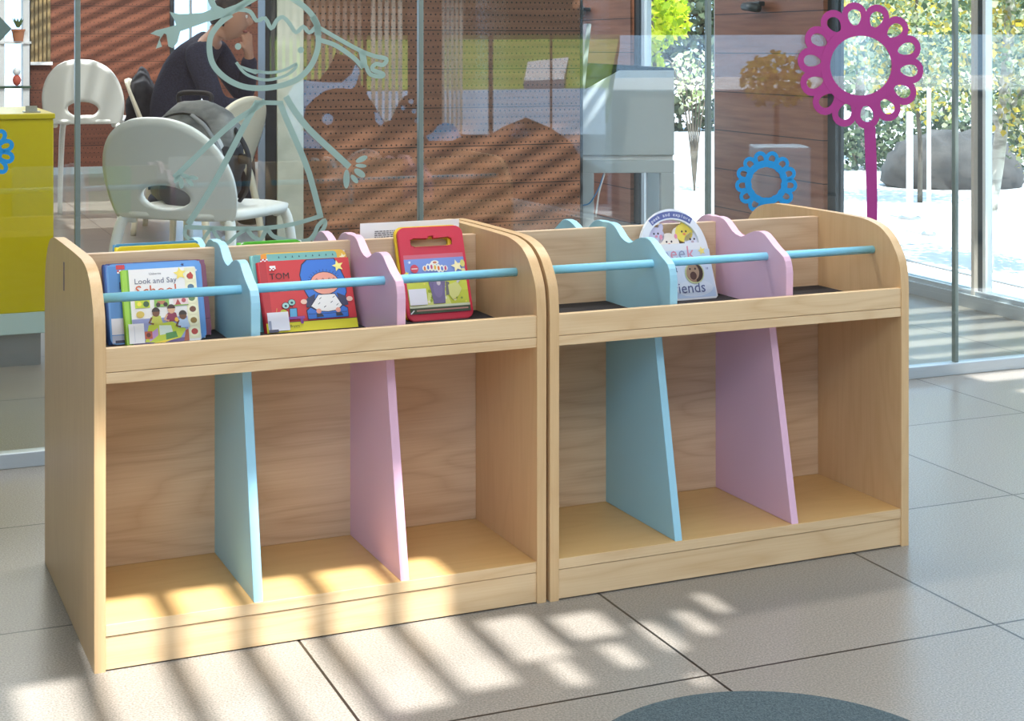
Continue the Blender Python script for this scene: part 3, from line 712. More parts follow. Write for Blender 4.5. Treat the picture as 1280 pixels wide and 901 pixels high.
a.poly([(.41, .17), (.395, .30), (.37, .40), (.40, .46), (.47, .485), (.58, .475), (.63, .43), (.60, .30), (.585, .17)], (108, 98, 140)); a.poly([(.40, .42), (.50, .395), (.62, .43), (.6, .46), (.5, .43), (.42, .45)], (140, 126, 168)); a.oval(.5, .33, .07, .1, (122, 110, 154)); a.oval(.52, .39, .03, .03, (200, 190, 200))
a.poly([(.61, .25), (.63, .40), (.68, .39), (.67, .26)], (110, 110, 110)); a.poly([(.66, .36), (.80, .39), (.86, .31), (.80, .24), (.70, .2), (.66, .26)], (206, 208, 130)); a.line([(.8, .38), (.86, .42)], .004, (190, 190, 200))
a.oval(.185, .55, .06, .045, (206, 70, 90)); a.rect(.14, .545, .23, .555, (240, 220, 220)); a.star(.06, .5, .03, (240, 226, 90)); a.star(.12, .62, .02, (236, 240, 250))
for k, hgt in enumerate((.03, .04, .045, .04, .045, .04, .03)): a.oval(.34+k*.052, .548+.012*math.sin(k*.9), .034, hgt, (240, 240, 230)); 
for k in range(7): a.oval(.34+k*.052, .548+.012*math.sin(k*.9), .016, .024, ((222, 120, 60), (90, 120, 200), (200, 80, 120), (230, 190, 60))[k % 4])
a.oval(.5, .605, .06, .022, (240, 240, 230)); a.oval(.5, .605, .03, .012, (200, 120, 90))
a.star(.83, .555, .07, (248, 240, 190)); a.oval(.92, .58, .035, .04, (214, 210, 120)); a.oval(.92, .5, .03, .03, (226, 220, 160))
a.rect(.05, .165, .315, .335, (222, 226, 238)); a.line([(.045, .075), (.1, .11)], .002, (220, 224, 230)); o = a.done(t, 'paper_insert'); o['label'] = 'printed paper insert on the case front'
# right browser: arch-topped board book with a window
M, h = lean(1, .284, .2005, .2475, .6005, .010)
w = .1560
t = empty('picture_book', matrix=M); tag(t, 'arch-topped white board book with animal faces in its cut-out handle', 'book')
def arch(w, h, base, inset=0, n=28):
    o = [(inset+.004, inset), (w-inset-.004, inset), (w-inset, inset+.004)]
    cx = w/2
    for k in range(n+1):
        q = PI*k/n; rx = w/2-inset-.012*math.sin(q)**0*0; o.append((cx+(w/2-inset-.006)*math.cos(q)**1, base+(h-base-inset)*math.sin(q)))
    o += [(inset, inset+.004)]; return o
outl = arch(w, h, h*.50); inner = ell(w*.5, h*.615, w*.345, h*.268, 30, 0, PI)
n = len(outl)
bm = NB()
hole = inner+[(w*.165, h*.60), (w*.835, h*.60)][0:2]
# ring handle + lower leaf as one card
def ringsolid(bm, out, inn, z0, z1):
    def rz(pts, z): return [bm.verts.new((p[0], p[1], z)) for p in pts]
    A, B, C0, D = rz(out, z0), rz(out, z1), rz(inn, z0), rz(inn, z1)
    for R in ((A, B), (C0, D)):
        k = len(R[0])
        for i in range(k): bm.faces.new((R[0][i], R[0][(i+1) % k], R[1][(i+1) % k], R[1][i]))
    for O, I in ((A, C0), (B, D)):
        es = [bm.edges.get((O[i], O[(i+1) % len(O)])) for i in range(len(O))]+[bm.edges.get((I[i], I[(i+1) % len(I)])) for i in range(len(I))]
        bmesh.ops.triangle_fill(bm, edges=es, use_beauty=True)
ringsolid(bm, outl, inner, 0, .010)
link('front_cover', bm, mat('board white', (232, 234, 238), .4), t)
a = Art(w, h, .010)
a.poly([(.02, .02), (.98, .02), (.97, .54), (.03, .54)], (206, 220, 238)); a.poly([(.02, .02), (.98, .02), (.98, .12), (.02, .12)], (190, 210, 236)); a.oval(.7, .12, .25, .09, (214, 226, 242))
bandp = []
for k in range(15): q = PI*(.27+.46*k/14); bandp.append((.5-.42*math.cos(PI-q)*-1*-1, .60+.335*math.sin(q)))
z = a.zz(); ribbon(a.bm, [(w*x, h*y) for x, y in bandp], .0125, lambda p, q, d: Vector((p, q, z+d)), .00002, mi=a.mi((96, 104, 158)))
txt = 'peek and explore'
for k, ch in enumerate(txt):
    if ch == ' ': continue
    q = PI*(.705-.41*k/(len(txt)-1)); cx, cy = w*(.5+.42*math.cos(q)), h*(.60+.335*math.sin(q)); th = q-PI/2
    zz = a.zz(); text_into(a.bm, ch, .0095, lambda x, y, d, cx=cx, cy=cy, th=th: Vector((cx+x*math.cos(th)-(y-.0028)*math.sin(th), cy+x*math.sin(th)+(y-.0028)*math.cos(th), d)), zz, a.mi((240, 240, 246)))
for s_, fx, col in (('p', .36, (150, 150, 190)), ('e', .475, (216, 150, 170)), ('e', .585, (150, 160, 190)), ('k', .70, (224, 150, 170))): a.text(s_, fx, .445, .034, col)
a.text('a', .47, .305, .022, (90, 96, 130)); a.text('B', .18, .20, .046, (130, 136, 180)); a.text('o', .40, .205, .052, (130, 136, 180)); a.text('friends', .60, .075, .028, (86, 98, 146))
a.text('"', .90, .27, .016, (120, 130, 170)); a.star(.86, .52, .05, (246, 226, 130))
a.oval(.72, .285, .13, .118, (190, 200, 150)); a.oval(.72, .285, .112, .1, (150, 120, 96)); a.poly(ell(.735, .285, .1, .1, 16, -PI/2, PI/2), (60, 46, 42)); a.oval(.70, .295, .085, .09, (166, 140, 116)); a.oval(.70, .255, .045, .045, (80, 56, 50)); a.oval(.665, .33, .012, .012, (50, 40, 40)); a.oval(.735, .33, .012, .012, (50, 40, 40))
a.done(t)
# animal faces standing in the cut-out (the page behind)
def face(nm, fx, fy, r, rgb, ears, earc, label):
    bm = NB(); prism(bm, ell(w*fx, h*fy, r, r*.92, 22), flat, .004, 0)
    bm2 = bm
    for ex, ey, er, rot in ears: prism(bm2, ell(w*fx+ex*r, h*fy+ey*r, er*r*.55, er*r, 14, rot=rot), flat, .0038, 0)
    o = link(nm, bm, mat('card %d %d %d' % rgb, rgb, .5), t); o['label'] = label; return o
face('animal_page', .30, .72, .017, (206, 200, 222), ((-.7, .8, .5, .3), (.7, .8, .5, -.3)), None, 'lilac mouse face page')
face('animal_page', .68, .735, .0185, (238, 214, 90), ((0, .95, .3, 0),), None, 'yellow chick face page')
face('animal_page', .46, .625, .0215, (240, 228, 214), ((-.75, .85, .55, .4), (.75, .85, .55, -.4)), None, 'cream kitten face page')
face('animal_page', .78, .64, .017, (222, 222, 236), ((-.8, .5, .4, .8),), None, 'pale grey lamb face page')
a = Art(w, h, .004)
for fx, fy, s_, nose in ((.30, .725, .05, (216, 150, 170)), (.68, .735, .05, (236, 140, 90)), (.46, .63, .06, (220, 140, 150)), (.78, .645, .05, (190, 170, 180))):
    a.oval(fx-s_*.55, fy+.015, .012, .012, (50, 46, 60), 10); a.oval(fx+s_*.55, fy+.015, .012, .012, (50, 46, 60), 10); a.oval(fx, fy-.015, .02, .014, nose, 12)
for fx in (.36, .56): a.oval(fx, .70, .022, .028, (230, 150, 170), 10)
a.done(t, 'page_print')
# books and leaflet on the far side of the left browser (they rise over the back panel)
def rear(nm, label, u0, u1, ztop, v, th, mm, r=.006, z0=TRAY, cat='book', yaw=0):
    M = UMAT[0] @ Matrix.Translation((u0, v, z0)) @ Matrix.Rotation(yaw, 4, 'Z') @ Matrix.Rotation(PI/2, 4, 'X')
    return book(nm, label, cat, M, u1-u0, ztop-z0, th, mm, r, group='books on the far side of the left browser')
rear('picture_book', 'bright yellow book showing its top over the back panel at the left', .082, .2185, .5755, .298, .008, mat('bright yellow cover', (236, 214, 50), .4), .008)
rear('picture_book', 'slim blue book right behind the bright yellow book on the far side', .0805, .2185, .5785, .309, .006, mat('mid blue cover', (84, 150, 190), .4), .006)
rear('picture_book', 'bright green book top peeping over the back panel behind the red picture book', .285, .395, .5725, .300, .009, mat('green cover', (96, 190, 60), .4), .012)
M = UMAT[0] @ Matrix.Translation((.4985, .296, .4375)) @ Matrix.Rotation(PI/2+.02, 4, 'X')
t = empty('leaflet', matrix=M); tag(t, 'white paper leaflet with printed lines standing behind the red carry case', 'leaflet')
bm = NB(); box(bm, 0, .185, 0, .1575, 0, .0012); link('paper_sheet', bm, mat('leaflet white', (238, 236, 238), .6), t)
a = Art(.185, .1575, .0012)
for r_ in range(4):
    x = .14
    while x < .62: wd = rnd.uniform(.01, .04); a.rect(x, .835+r_*.022, x+wd, .845+r_*.022, (110, 108, 116)); x += wd+.008
a.done(t, 'printed_text')

# ================================================================== ON THE GLASS
def glt(off=-.0012): return lambda a, b, t: GM @ Vector((a, off+t*1.0, b))
def gl(pts): return [on_glass(x, y) for x, y in pts]
PXM = (on_glass(520, 60)[0]-on_glass(420, 60)[0])/100        # metres per pixel near the drawing
def z2(*pts): return [(180+x/2.906, y/2.906) for x, y in pts]
def z6(*pts): return [(180+x/6.006, y/6.006) for x, y in pts]
TH = .0009; tg = glt()
bm = NB()
def stroke(pts, wpx, closed=False, sm=4, taper=None):
    c = catmull([(*p, 0) for p in pts], sm, closed) if sm > 1 else [Vector((*p, 0)) for p in pts]
    g = gl([(p.x, p.y) for p in c]); ribbon(bm, g, wpx*PXM, tg, TH, closed)
def fill(pts, sm=0):
    if sm: pts = [(p.x, p.y) for p in catmull([(*p, 0) for p in pts], sm, True)]
    prism(bm, gl(pts), tg, TH)
# face outline
stroke(z2((318, 52), (278, 82), (243, 130), (238, 185), (254, 240), (300, 286), (360, 314), (430, 320), (500, 310), (560, 285), (605, 240), (630, 180), (632, 120), (618, 68), (588, 30), (550, 2), (520, -18)), 6.6)
stroke(z2((632, 128), (628, 90), (612, 60)), 8)
# fringe
stroke(z2((340, 34), (385, 42), (408, 75), (440, 66), (462, 104), (482, 74), (505, 62), (530, 88), (552, 118), (578, 96), (600, 118), (626, 96)), 4.8, sm=3)
# left ponytail, solid
fill(z6((480, 10), (470, -60), (500, -60), (545, 40), (600, 66), (690, 34), (760, -5), (810, -5), (735, 62), (650, 118), (560, 140), (470, 165), (400, 190), (330, 215), (272, 235), (250, 318), (216, 362), (182, 348), (168, 258), (150, 250), (118, 300), (134, 350), (88, 366), (122, 275), (48, 252), (90, 228), (170, 208), (240, 188), (228, 150), (190, 88), (265, 106), (330, 104), (440, 96), (510, 68)))
stroke(z2((330, 40), (372, 14), (420, -14)), 5)
# right ponytail
stroke(z2((622, 92), (680, 126), (740, 160), (790, 186), (838, 204), (880, 214), (868, 236), (842, 232), (828, 252), (868, 268), (860, 278), (822, 270), (806, 240)), 5, sm=4)
stroke(z2((640, 146), (690, 162), (735, 190), (770, 218), (795, 246)), 5.5)
stroke(z2((790, 186), (796, 212), (800, 246)), 8)
for x, y in ((297.5, 58), (376, 62.5)): fill(ell(x, y, 3.9, 4.2, 14))
# smile: a crescent with a second line
fill(z2((335, 224), (352, 238), (390, 250), (430, 258), (405, 270), (372, 258), (345, 240)), 0)
stroke(z2((335, 226), (362, 262), (400, 282), (450, 290), (510, 276), (545, 252), (556, 232)), 3.4)
stroke(z2((400, 256), (450, 264), (505, 256), (556, 230)), 3.4)
# dress
stroke(z2((402, 372), (505, 374)), 5.2, sm=1)
stroke(z2((410, 372), (362, 460), (300, 580), (240, 690), (160, 815)), 7, sm=2)
stroke(z2((494, 374), (520, 440), (560, 530), (600, 630), (640, 782)), 7, sm=2)
stroke(z2((146, 824), (240, 828), (340, 830), (440, 828), (540, 814), (650, 782)), 5)
stroke(z2((150, 826), (152, 858), (200, 882), (228, 850), (246, 832), (272, 868), (300, 884), (340, 852), (372, 832)), 4.2, sm=4)
stroke(z2((372, 832), (400, 862), (425, 868), (446, 834), (470, 858), (520, 872), (590, 874), (618, 850), (632, 820), (656, 800), (652, 830), (612, 876)), 5, sm=4)
# arms and hands
stroke(z2((440, 366), (400, 396), (330, 440), (240, 520), (110, 645)), 6.4, sm=2)
stroke(z2((515, 350), (545, 400), (600, 470), (680, 545), (746, 606)), 7.5, sm=2)
def leaf(cx, cy, L_, W_, ang): fill([(cx+L_*math.cos(t)*math.cos(ang)-W_*math.sin(t)*math.sin(ang), cy+L_*math.cos(t)*math.sin(ang)+W_*math.sin(t)*math.cos(ang)) for t in [2*PI*k/14 for k in range(14)]])
for x, y, L_, W_, an in ((790, 578, 8, 3.4, -.45), (788, 602, 7, 2.4, .05), (783, 628, 8, 4.2, .6), (764, 650, 6.5, 3.2, .9), (735, 650, 12, 4, 1.6)): leaf(180+x/2.906, y/2.906, L_, W_, an)
for x, y, L_, W_, an in ((150, 640, 7, 3, .4), (165, 660, 7, 3, .9), (135, 665, 7, 3.2, 1.5), (180, 645, 6, 2.6, .2), (120, 650, 6, 3, 2.2)): leaf(180+x/2.906, y/2.906, L_, W_, an)
tag(link('window_sticker', bm, MINT), 'frosted mint outline drawing of a girl with ponytails on the glass', 'sticker')

def flower(cx, cy, r_in, r_out, r_pet, n, mm, label, wpx, stem=None, rot=0, cat='sticker', squash=1.0):
    """ring of looped petals: one cut-out sheet"""
    bm = NB(); k = 40
    def pl(pts): return gl(pts)
    R = [(cx+math.cos(2*PI*i/k)*(r_in+r_out)/2*squash, cy+math.sin(2*PI*i/k)*(r_in+r_out)/2) for i in range(k)]
    ribbon(bm, pl(R), (r_out-r_in)*PXG, glt(-.0022), TH, True)
    for i in range(n):
        q = rot+2*PI*i/n; rm = (r_out+r_pet)/2-4; ln = (r_pet-r_out)/2+4
        lx, ly = cx+math.cos(q)*rm*squash, cy+math.sin(q)*rm
        wc = PI*rm/n*.87
        pts = [(lx+(ln-wpx/2)*math.cos(t)*math.cos(q)-wc*(1+.16*math.cos(t))*math.sin(t)*math.sin(q), ly+(ln-wpx/2)*math.cos(t)*math.sin(q)+wc*(1+.16*math.cos(t))*math.sin(t)*math.cos(q)) for t in [2*PI*j/18 for j in range(18)]]
        ribbon(bm, pl(pts), wpx*PXG, glt(-.0015-.0003*(i % 2)), TH, True)
    if stem: prism(bm, pl(stem), tg, TH)
    return tag(link('window_sticker', bm, mm), label, cat)
PXG = (on_glass(1110, 60)[0]-on_glass(1040, 60)[0])/70
flower(1075.5, 82, 38.5, 50, 79, 14, MAGENTA, 'large magenta flower cut-out with a straight stem on the glass', 7.4, [(1080, 158), (1094, 158), (1095.5, 200), (1096.5, 255), (1096, 300), (1096, 466), (1084, 466), (1084, 300), (1083, 240)], rot=.1)
flower(957.5, 228, 20, 27, 39.5, 13, CYAN, 'small blue flower cut-out on the glass above the right browser', 4.2, rot=.12, squash=.98)
PXG = (on_glass(60, 190)[0]-on_glass(-40, 190)[0])/100
flower(-16, 190, 13, 19, 35, 11, CYAN, 'blue flower cut-out at the left edge, in front of the yellow counter', 5.5, rot=.25)
bm = NB(); prism(bm, gl([(-14, 36), (0, 21), (14.5, 36), (0, 51.5)]), tg, TH)
tag(link('window_sticker', bm, GREYFILM), 'small grey-green diamond sticker at the top left of the glass', 'sticker')

# round dark mat in the foreground
m = varied('dark carpet', (52, 66, 70), (84, 98, 102), (420, 420, 420), .95, bump=.6)
bm = NB(); lathe(bm, [(.249, 0), (.254, .003), (.253, .007), (.249, .0085)], 96)
o = link('round_mat', bm, m); o.location = (.331, 1.922, 0)
tag(o, 'dark grey-green round carpet mat at the bottom edge', 'mat')

# ================================================================== THE CAFE
# yellow counter
c0 = at(67, 60, 4.42); a1, b0 = c0.dot(E1), c0.dot(E2); CM = LM
t = empty('counter', P(a1-.5, b0+.2, 0), ANG); tag(t, 'yellow counter with a pale base band behind the glass at the left', 'counter')
bm = NB(); box(bm, -1.0, .5, -.2, .35, .158, .70, bev=.003); o = link('front_panel', bm, mat('yellow gloss', (208, 186, 22), .25), t); o['label'] = 'glossy yellow front panel'
bm = NB(); box(bm, -1.01, .504, -.206, .36, .70, .716, bev=.003); link('worktop', bm, mat('yellow edge', (206, 184, 30), .3), t)
bm = NB(); box(bm, -1.0, .5, -.202, .35, .098, .158, bev=.002); o = link('base_band', bm, mat('mint laminate', (190, 208, 200), .4), t); o['label'] = 'pale mint base band'
bm = NB(); box(bm, -1.0, .47, -.15, .32, 0, .098); o = link('plinth', bm, METAL, t); o['label'] = 'steel plinth'
# papers / tray on the counter
t = empty('brochure_holder', P(a1-.22, b0+.08, .716), ANG); tag(t, 'clear sloping brochure holder with pale leaflets on the yellow counter', 'holder')
bm = NB(); prism(bm, [(0, 0), (.12, 0), (.12, .012), (.02, .05), (0, .05)], lambda a, b, d: Vector((a-.09, d, b)), .16, bev=.001); link('sloped_tray', bm, mat('milky acrylic', (206, 214, 208), .3), t)
bm = NB(); box(bm, -.07, .02, .03, .12, .046, .05, M=Matrix.Rotation(.2, 4, 'Y')); link('leaflet_pile', bm, mat('cream leaflet', (226, 214, 180), .6), t)
t = empty('card_stand', P(a1-.05, b0+.05, .716), ANG); tag(t, 'little grey card stand at the right end of the yellow counter', 'stand')
bm = NB(); box(bm, -.025, .02, 0, .05, 0, .004); link('base', bm, METAL, t)
bm = NB(); box(bm, -.02, .012, .01, .014, .004, .022, M=Matrix.Rotation(-.2, 4, 'X')); link('card', bm, mat('grey card', (150, 150, 140), .6), t)

# ---- moulded chair
def chair(loc, rz, label, mm, sc=1.0, feet=None):
    t = empty('chair', loc, rz); tag(t, label, 'chair', 'white moulded cafe chairs')
    # backrest: ring grid between the hole and the domed outline, then bent
    HW, BH, z0 = .215, .295, .455
    nt, nr = 88, 10
    bm = NB(); G = []
    def outer(q):
        x = HW*math.cos(q); y = math.sin(q)
        if y >= 0: yy = .10+(BH-.10)*y; x = HW*(1-.06*0)*math.copysign(abs(math.cos(q))**.82, math.cos(q))
        else: yy = .10+.10*max(-1, y*1.5); x = HW*math.copysign(min(1, abs(math.cos(q))**.35), math.cos(q))
        return x, yy
    for i in range(nt):
        q = 2*PI*(i+.5)/nt; ox, oy = outer(q); hx, hy = .082*math.cos(q), .066+.037*math.sin(q)
        G.append([(hx+(ox-hx)*(j/(nr-1)), hy+(oy-hy)*(j/(nr-1))) for j in range(nr)])
    def bend(x, y):
        dep = -.19-.10*(y/BH)-.02+ .62*x*x*(1.35-.4*y/BH)
        return Vector((x, dep, z0+y))
    V = [[bm.verts.new(bend(*p)) for p in r] for r in G]
    for i in range(nt):
        for j in range(nr-1): bm.faces.new((V[i][j], V[i][j+1], V[(i+1) % nt][j+1], V[(i+1) % nt][j])).smooth = True
    o = link('backrest', bm, mm, t); md = o.modifiers.new('s', 'SOLIDIFY'); md.thickness = .016; md.offset = 0; baked(o)
    # seat: dished rounded square
    bm = NB(); pr = []
    for rr in (0.001, .35, .7, .9, 1.0):
        ring = []
        for i in range(40):
            q = 2*PI*i/40; c, s_ = math.cos(q), math.sin(q); p_ = (abs(c)**4+abs(s_)**4)**(-.25)
            ring.append(bm.verts.new((.205*rr*c*p_, -.01+.205*rr*s_*p_, .462-.014*(1-rr**3)-(.01 if rr == 1 else 0))))
        pr.append(ring)
    for A, B in zip(pr, pr[1:]):
        for i in range(40): bm.faces.new((A[i], A[(i+1) % 40], B[(i+1) % 40], B[i])).smooth = True
    bm.faces.new(pr[0])
    o = link('seat', bm, mm, t); md = o.modifiers.new('s', 'SOLIDIFY'); md.thickness = .022; md.offset = 1; baked(o)
    ft = feet or [(-.215, -.25), (.215, -.25), (.20, .205), (-.20, .205)]
    for (x, y), (sx, sy) in zip(ft, ((-.185, -.185), (.185, -.185), (.175, .165), (-.175, .165))):
        bm = NB(); pts = catmull([(sx*.82, sy*.86, .452), (sx, sy, .43), ((sx+x)/2*1.02, (sy+y)/2*1.02, .24), (x, y, 0)], 5)
        tube(bm, pts, [.0175-.004*k/(len(pts)-1) for k in range(len(pts))], 12); link('leg', bm, mm, t)
    t.scale = (sc, sc, sc); return t
CR = mat('cream plastic', (226, 216, 192), .4)
c = at(217, 60, 4.42); chair((c.x+.09, c.y+.05, 0), -.36, 'white moulded chair with a backpack on its seat, nearest the glass', WHITE_PL, .95)
c = at(106, 60, 8.2); chair((c.x, c.y+.1, 0), .10, 'white moulded chair alone before the red timber wall', WHITE_PL, 1.12).scale = (.96, .96, 1.12)
CHM = at(208, 60, 7.75); chair((CHM.x+.12, CHM.y, 0), -PI/2+.1, 'white moulded chair the man in navy sits on', CR, 1.0)
c = at(333, 60, 6.15); chair((c.x-.31, c.y-.02, 0), 1.2, 'cream moulded chair seen edge-on beside the pale column', CR, .95)
# cafe table
c = at(312, 60, 7.4); t = empty('cafe_table', (c.x+.09, c.y, 0)); tag(t, 'round white cafe table the man leans on', 'table')
TZ = .60
bm = NB(); lathe(bm, [(.33, TZ-.022), (.345, TZ-.016), (.345, TZ-.004), (.34, TZ)], 48); link('table_top', bm, WHITE, t)
bm = NB(); lathe(bm, [(.03, .02), (.022, .06), (.022, TZ-.022)], 20); link('pedestal', bm, ALU, t)
bm = NB(); lathe(bm, [(.22, 0), (.22, .008), (.05, .022), (.03, .03)], 36); link('base', bm, ALU, t)

# ---- backpack on the near chair seat
def soft(bm, c, dims, power=3.2, n=22, wr=.004, seed=1, fn=None):
    """pillowy rounded block with creases"""
    g = bmesh.ops.create_uvsphere(bm, u_segments=n*2, v_segments=n, radius=1); r2 = random.Random(seed); ph = [r2.uniform(0, 6) for _ in range(6)]
    for v in g['verts']:
        d = v.co.normalized(); s_ = (abs(d.x)**power+abs(d.y)**power+abs(d.z)**power)**(-1/power)
        q = Vector((d.x*s_*dims[0], d.y*s_*dims[1], d.z*s_*dims[2]))
        q += d*wr*(math.sin(q.z*60+ph[0]+q.x*25)+math.sin(q.x*45+ph[1]-q.z*30)+.7*math.sin(q.z*110+ph[2]+q.y*60))
        if fn: q = fn(q)
        v.co = Vector(c)+q
    for f in {f for v in g['verts'] for f in v.link_faces}: f.smooth = True
    return g['verts']
GREYC = varied('grey backpack cloth', (92, 94, 94), (140, 140, 138), (14, 14, 26), .6)
BLKC = varied('black cloth', (26, 27, 33), (44, 44, 50), (20, 20, 20), .8)
bc = at(243, 0, 4.56); t = empty('backpack', (bc.x, bc.y, .437), -.4); tag(t, 'grey and black backpack propped on the near white chair', 'bag')
bm = NB(); soft(bm, (0, 0, .155), (.145, .075, .155), 3, fn=lambda q: Vector((q.x*(1-.22*max(0, q.z/.155)**2)+.02*(q.z/.155), q.y*(1-.25*max(0, q.z/.155)), q.z))); link('main_pouch', bm, GREYC, t, True)
bm = NB(); tube(bm, catmull([(-.125, -.045, .05), (-.12, -.062, .15), (-.085, -.062, .245), (0, -.058, .275), (.085, -.062, .245), (.12, -.062, .15), (.125, -.045, .05)], 6), .0035, 8); o = link('zip', bm, mat('black zip', (22, 22, 24), .5), t); o['label'] = 'black zip round the front'
bm = NB(); soft(bm, (.115, -.045, .13), (.018, .03, .085), 2.6, seed=8, wr=.002); o = link('reflective_panel', bm, mat('silver panel', (206, 208, 210), .35), t, True); o['label'] = 'silver side panel'
bm = NB(); soft(bm, (.012, -.06, .10), (.09, .035, .095), 3, seed=4); o = link('front_pocket', bm, mat('charcoal cloth', (62, 62, 64), .7), t, True)
bm = NB(); soft(bm, (.10, .0, .10), (.045, .065, .10), 2.6, seed=6, fn=lambda q: Vector((q.x+.02*math.sin(q.z*12), q.y, q.z))); link('side_pocket', bm, BLKC, t, True)
bm = NB(); tube(bm, catmull([(-.05, 0, .295), (-.052, 0, .327), (0, 0, .333), (.055, 0, .327), (.055, 0, .295)], 5), .0075, 10); o = link('handle', bm, mat('dark handle', (40, 34, 36), .6), t); o['label'] = 'black carry handle'
for k, (x0, yy) in enumerate(((.06, -.07), (.085, .03))):
    bm = NB(); tube(bm, catmull([(x0-.02, yy, .27), (x0+.05, yy-.02, .235), (x0+.10, yy-.02, .155), (x0+.085, yy-.01, .06), (x0+.05, yy, .02)], 6), [.006]*25, 8)
    for v in bm.verts: v.co.y = yy+(v.co.y-yy)*1.6
    link('strap', bm, BLKC if k else mat('grey strap', (120, 122, 124), .6), t)
bm = NB(); box(bm, .155, .185, -.01, .01, .13, .16, bev=.004); link('buckle', bm, mat('black buckle', (24, 24, 26), .4), t)

# ---- dark jacket hung over the back of the man's chair
jc = at(174, 0, 7.75)
bm = NB(); soft(bm, (0, 0, 0), (.075, .10, .18), 2.4, wr=.006, seed=9, fn=lambda q: Vector((q.x*(1.05-.5*max(0, q.z/.16)), q.y, q.z)))
o = link('jacket', bm, BLKC, None, True); o.location = (jc.x+.02, jc.y-.02, .62)
tag(o, 'dark jacket draped over the back of the chair behind the man', 'jacket')

# ---- kiosk: white touch-screen table
kc = at(843, 60, 7.0); KM = Matrix.Translation((kc.x, kc.y, 0)) @ Matrix.Rotation(.05, 4, 'Z')
t = empty('screen_kiosk', (kc.x, kc.y, 0), .05); tag(t, 'white screen kiosk with a slanted top on square legs', 'kiosk')
mpx = 7.0/F; zc = lambda y: CH-(y-60)*mpx; xk = lambda x: (x-843)*mpx
KW = mat('kiosk white', (196, 208, 212), .45)
prof = [(xk(700), zc(194)), (0, zc(194)), (0, zc(88)), (xk(774), zc(88)), (xk(727), zc(114)), (xk(700), zc(129))]
bm = NB(); prism(bm, prof, lambda a, b, d: Vector((a, d, b)), .5, bev=.004); link('cabinet', bm, KW, t)
bm = NB(); prism(bm, [(xk(700), zc(131)), (xk(774), zc(90)), (0, zc(88.5)), (0, zc(85)), (xk(740), zc(79)), (xk(700), zc(80))], lambda a, b, d: Vector((a, .012+d, b)), .47); o = link('screen', bm, mat('dark screen', (52, 58, 62), .12), t); o['label'] = 'dark slanted glass screen'
bm = NB(); M = Matrix.Translation((xk(727), .0, zc(113))) @ Matrix.Rotation(.10, 4, 'Y')
box(bm, -.008, .012, -.004, .5, 0, .30, bev=.002, M=M); o = link('screen_hood', bm, mat('hood acrylic', (176, 190, 192), .15), t)
bm = NB(); box(bm, xk(700), -.004, .02, .48, zc(200), zc(193.5)); o = link('shadow_gap', bm, WHITE, t)
bm = NB(); box(bm, xk(700), 0, 0, .5, zc(216), zc(200), bev=.003); link('apron', bm, KW, t)
for x0, x1 in ((xk(725), xk(742)), (xk(826), 0)):
    for y0 in (0, .44):
        bm = NB(); box(bm, x0, x1, y0, y0+.06, 0, zc(216), bev=.003); link('leg', bm, KW, t)
bm = NB(); tube(bm, catmull([(xk(727), -.01, zc(256)), (xk(737), -.015, zc(252)), (xk(748), -.01, zc(234)), (xk(755), .02, zc(217))], 6), .003, 8); o = link('cable', bm, mat('blue cable', (80, 150, 206), .5), t); o['label'] = 'thin blue cable'
bm = NB(); tube(bm, catmull([(xk(744), -.01, zc(270)), (xk(748), -.015, zc(240)), (xk(756), .02, zc(217))], 6), .004, 8); o = link('cable', bm, WHITE, t); o['label'] = 'white cable'

# spot lamp on the far right timber wall
p = RP(2.95, -.06, 1.07); t = empty('wall_lamp', p, RANG); tag(t, 'little dark spot lamp on the timber wall above the kiosk', 'lamp')
bm = NB(); box(bm, -.06, .06, -.03, .02, .03, .05, bev=.004); link('bracket', bm, DARKFRAME, t)
bm = NB(); tube(bm, [(-.05, .03, .03), (.09, .03, .045)], .03, 14); link('lamp_head', bm, ALU, t)
p = RP(1.02, -.06, 1.05); t = empty('wall_lamp', p, RANG); tag(t, 'little dark spot lamp on the timber wall beside the magenta flower', 'lamp')
bm = NB(); box(bm, -.06, .06, -.0, .03, .03, .05, bev=.004); link('bracket', bm, DARKFRAME, t)
bm = NB(); tube(bm, [(-.06, .035, .02), (.06, .035, .03)], .018, 14); link('lamp_head', bm, mat('dark lamp', (66, 74, 76), .4), t)

# display rack with a plant pot at the far left
rk = at(14, 60, 10.9); t = empty('display_rack', (rk.x, rk.y, 0), ANG); tag(t, 'white display rack with a green shelf edge at the far left', 'rack')
for x0 in (-.09, .075):
    bm = NB(); box(bm, x0, x0+.045, -.03, .03, 0, 1.6, bev=.004); link('upright', bm, WHITE, t)
for zz, mm in ((.62, mat('green shelf', (70, 92, 74), .5)), (.93, WHITE), (.30, WHITE), (1.25, WHITE)):
    bm = NB(); box(bm, -.10, .13, -.05, .12, zz, zz+.016); link('shelf', bm, mm, t)
p = P(0, 0, 0); t = empty('plant_pot', (rk.x+.055, rk.y-.02, .9465)); tag(t, 'terracotta pot with a small green plant on the white rack', 'pot')
bm = NB(); lathe(bm, [(.032, 0), (.042, .07), (.047, .07), (.047, .085), (.038, .085), (.036, .075)], 24); link('pot', bm, mat('terracotta', (184, 120, 84), .7), t)
bm = NB()
for k in range(40):
    q = rnd.uniform(0, 2*PI); l_ = rnd.uniform(.04, .1); b_ = Vector((0, 0, .078)); d = Vector((math.cos(q)*.5, math.sin(q)*.5, 1)).normalized(); s_ = Vector((-math.sin(q), math.cos(q), 0))*.009
    vs = [bm.verts.new(b_+d*l_*.3), bm.verts.new(b_+d*l_*.7+s_), bm.verts.new(b_+d*l_), bm.verts.new(b_+d*l_*.7-s_)]; bm.faces.new(vs)
link('leaves', bm, mat('pot leaf', (96, 120, 70), .6), t)
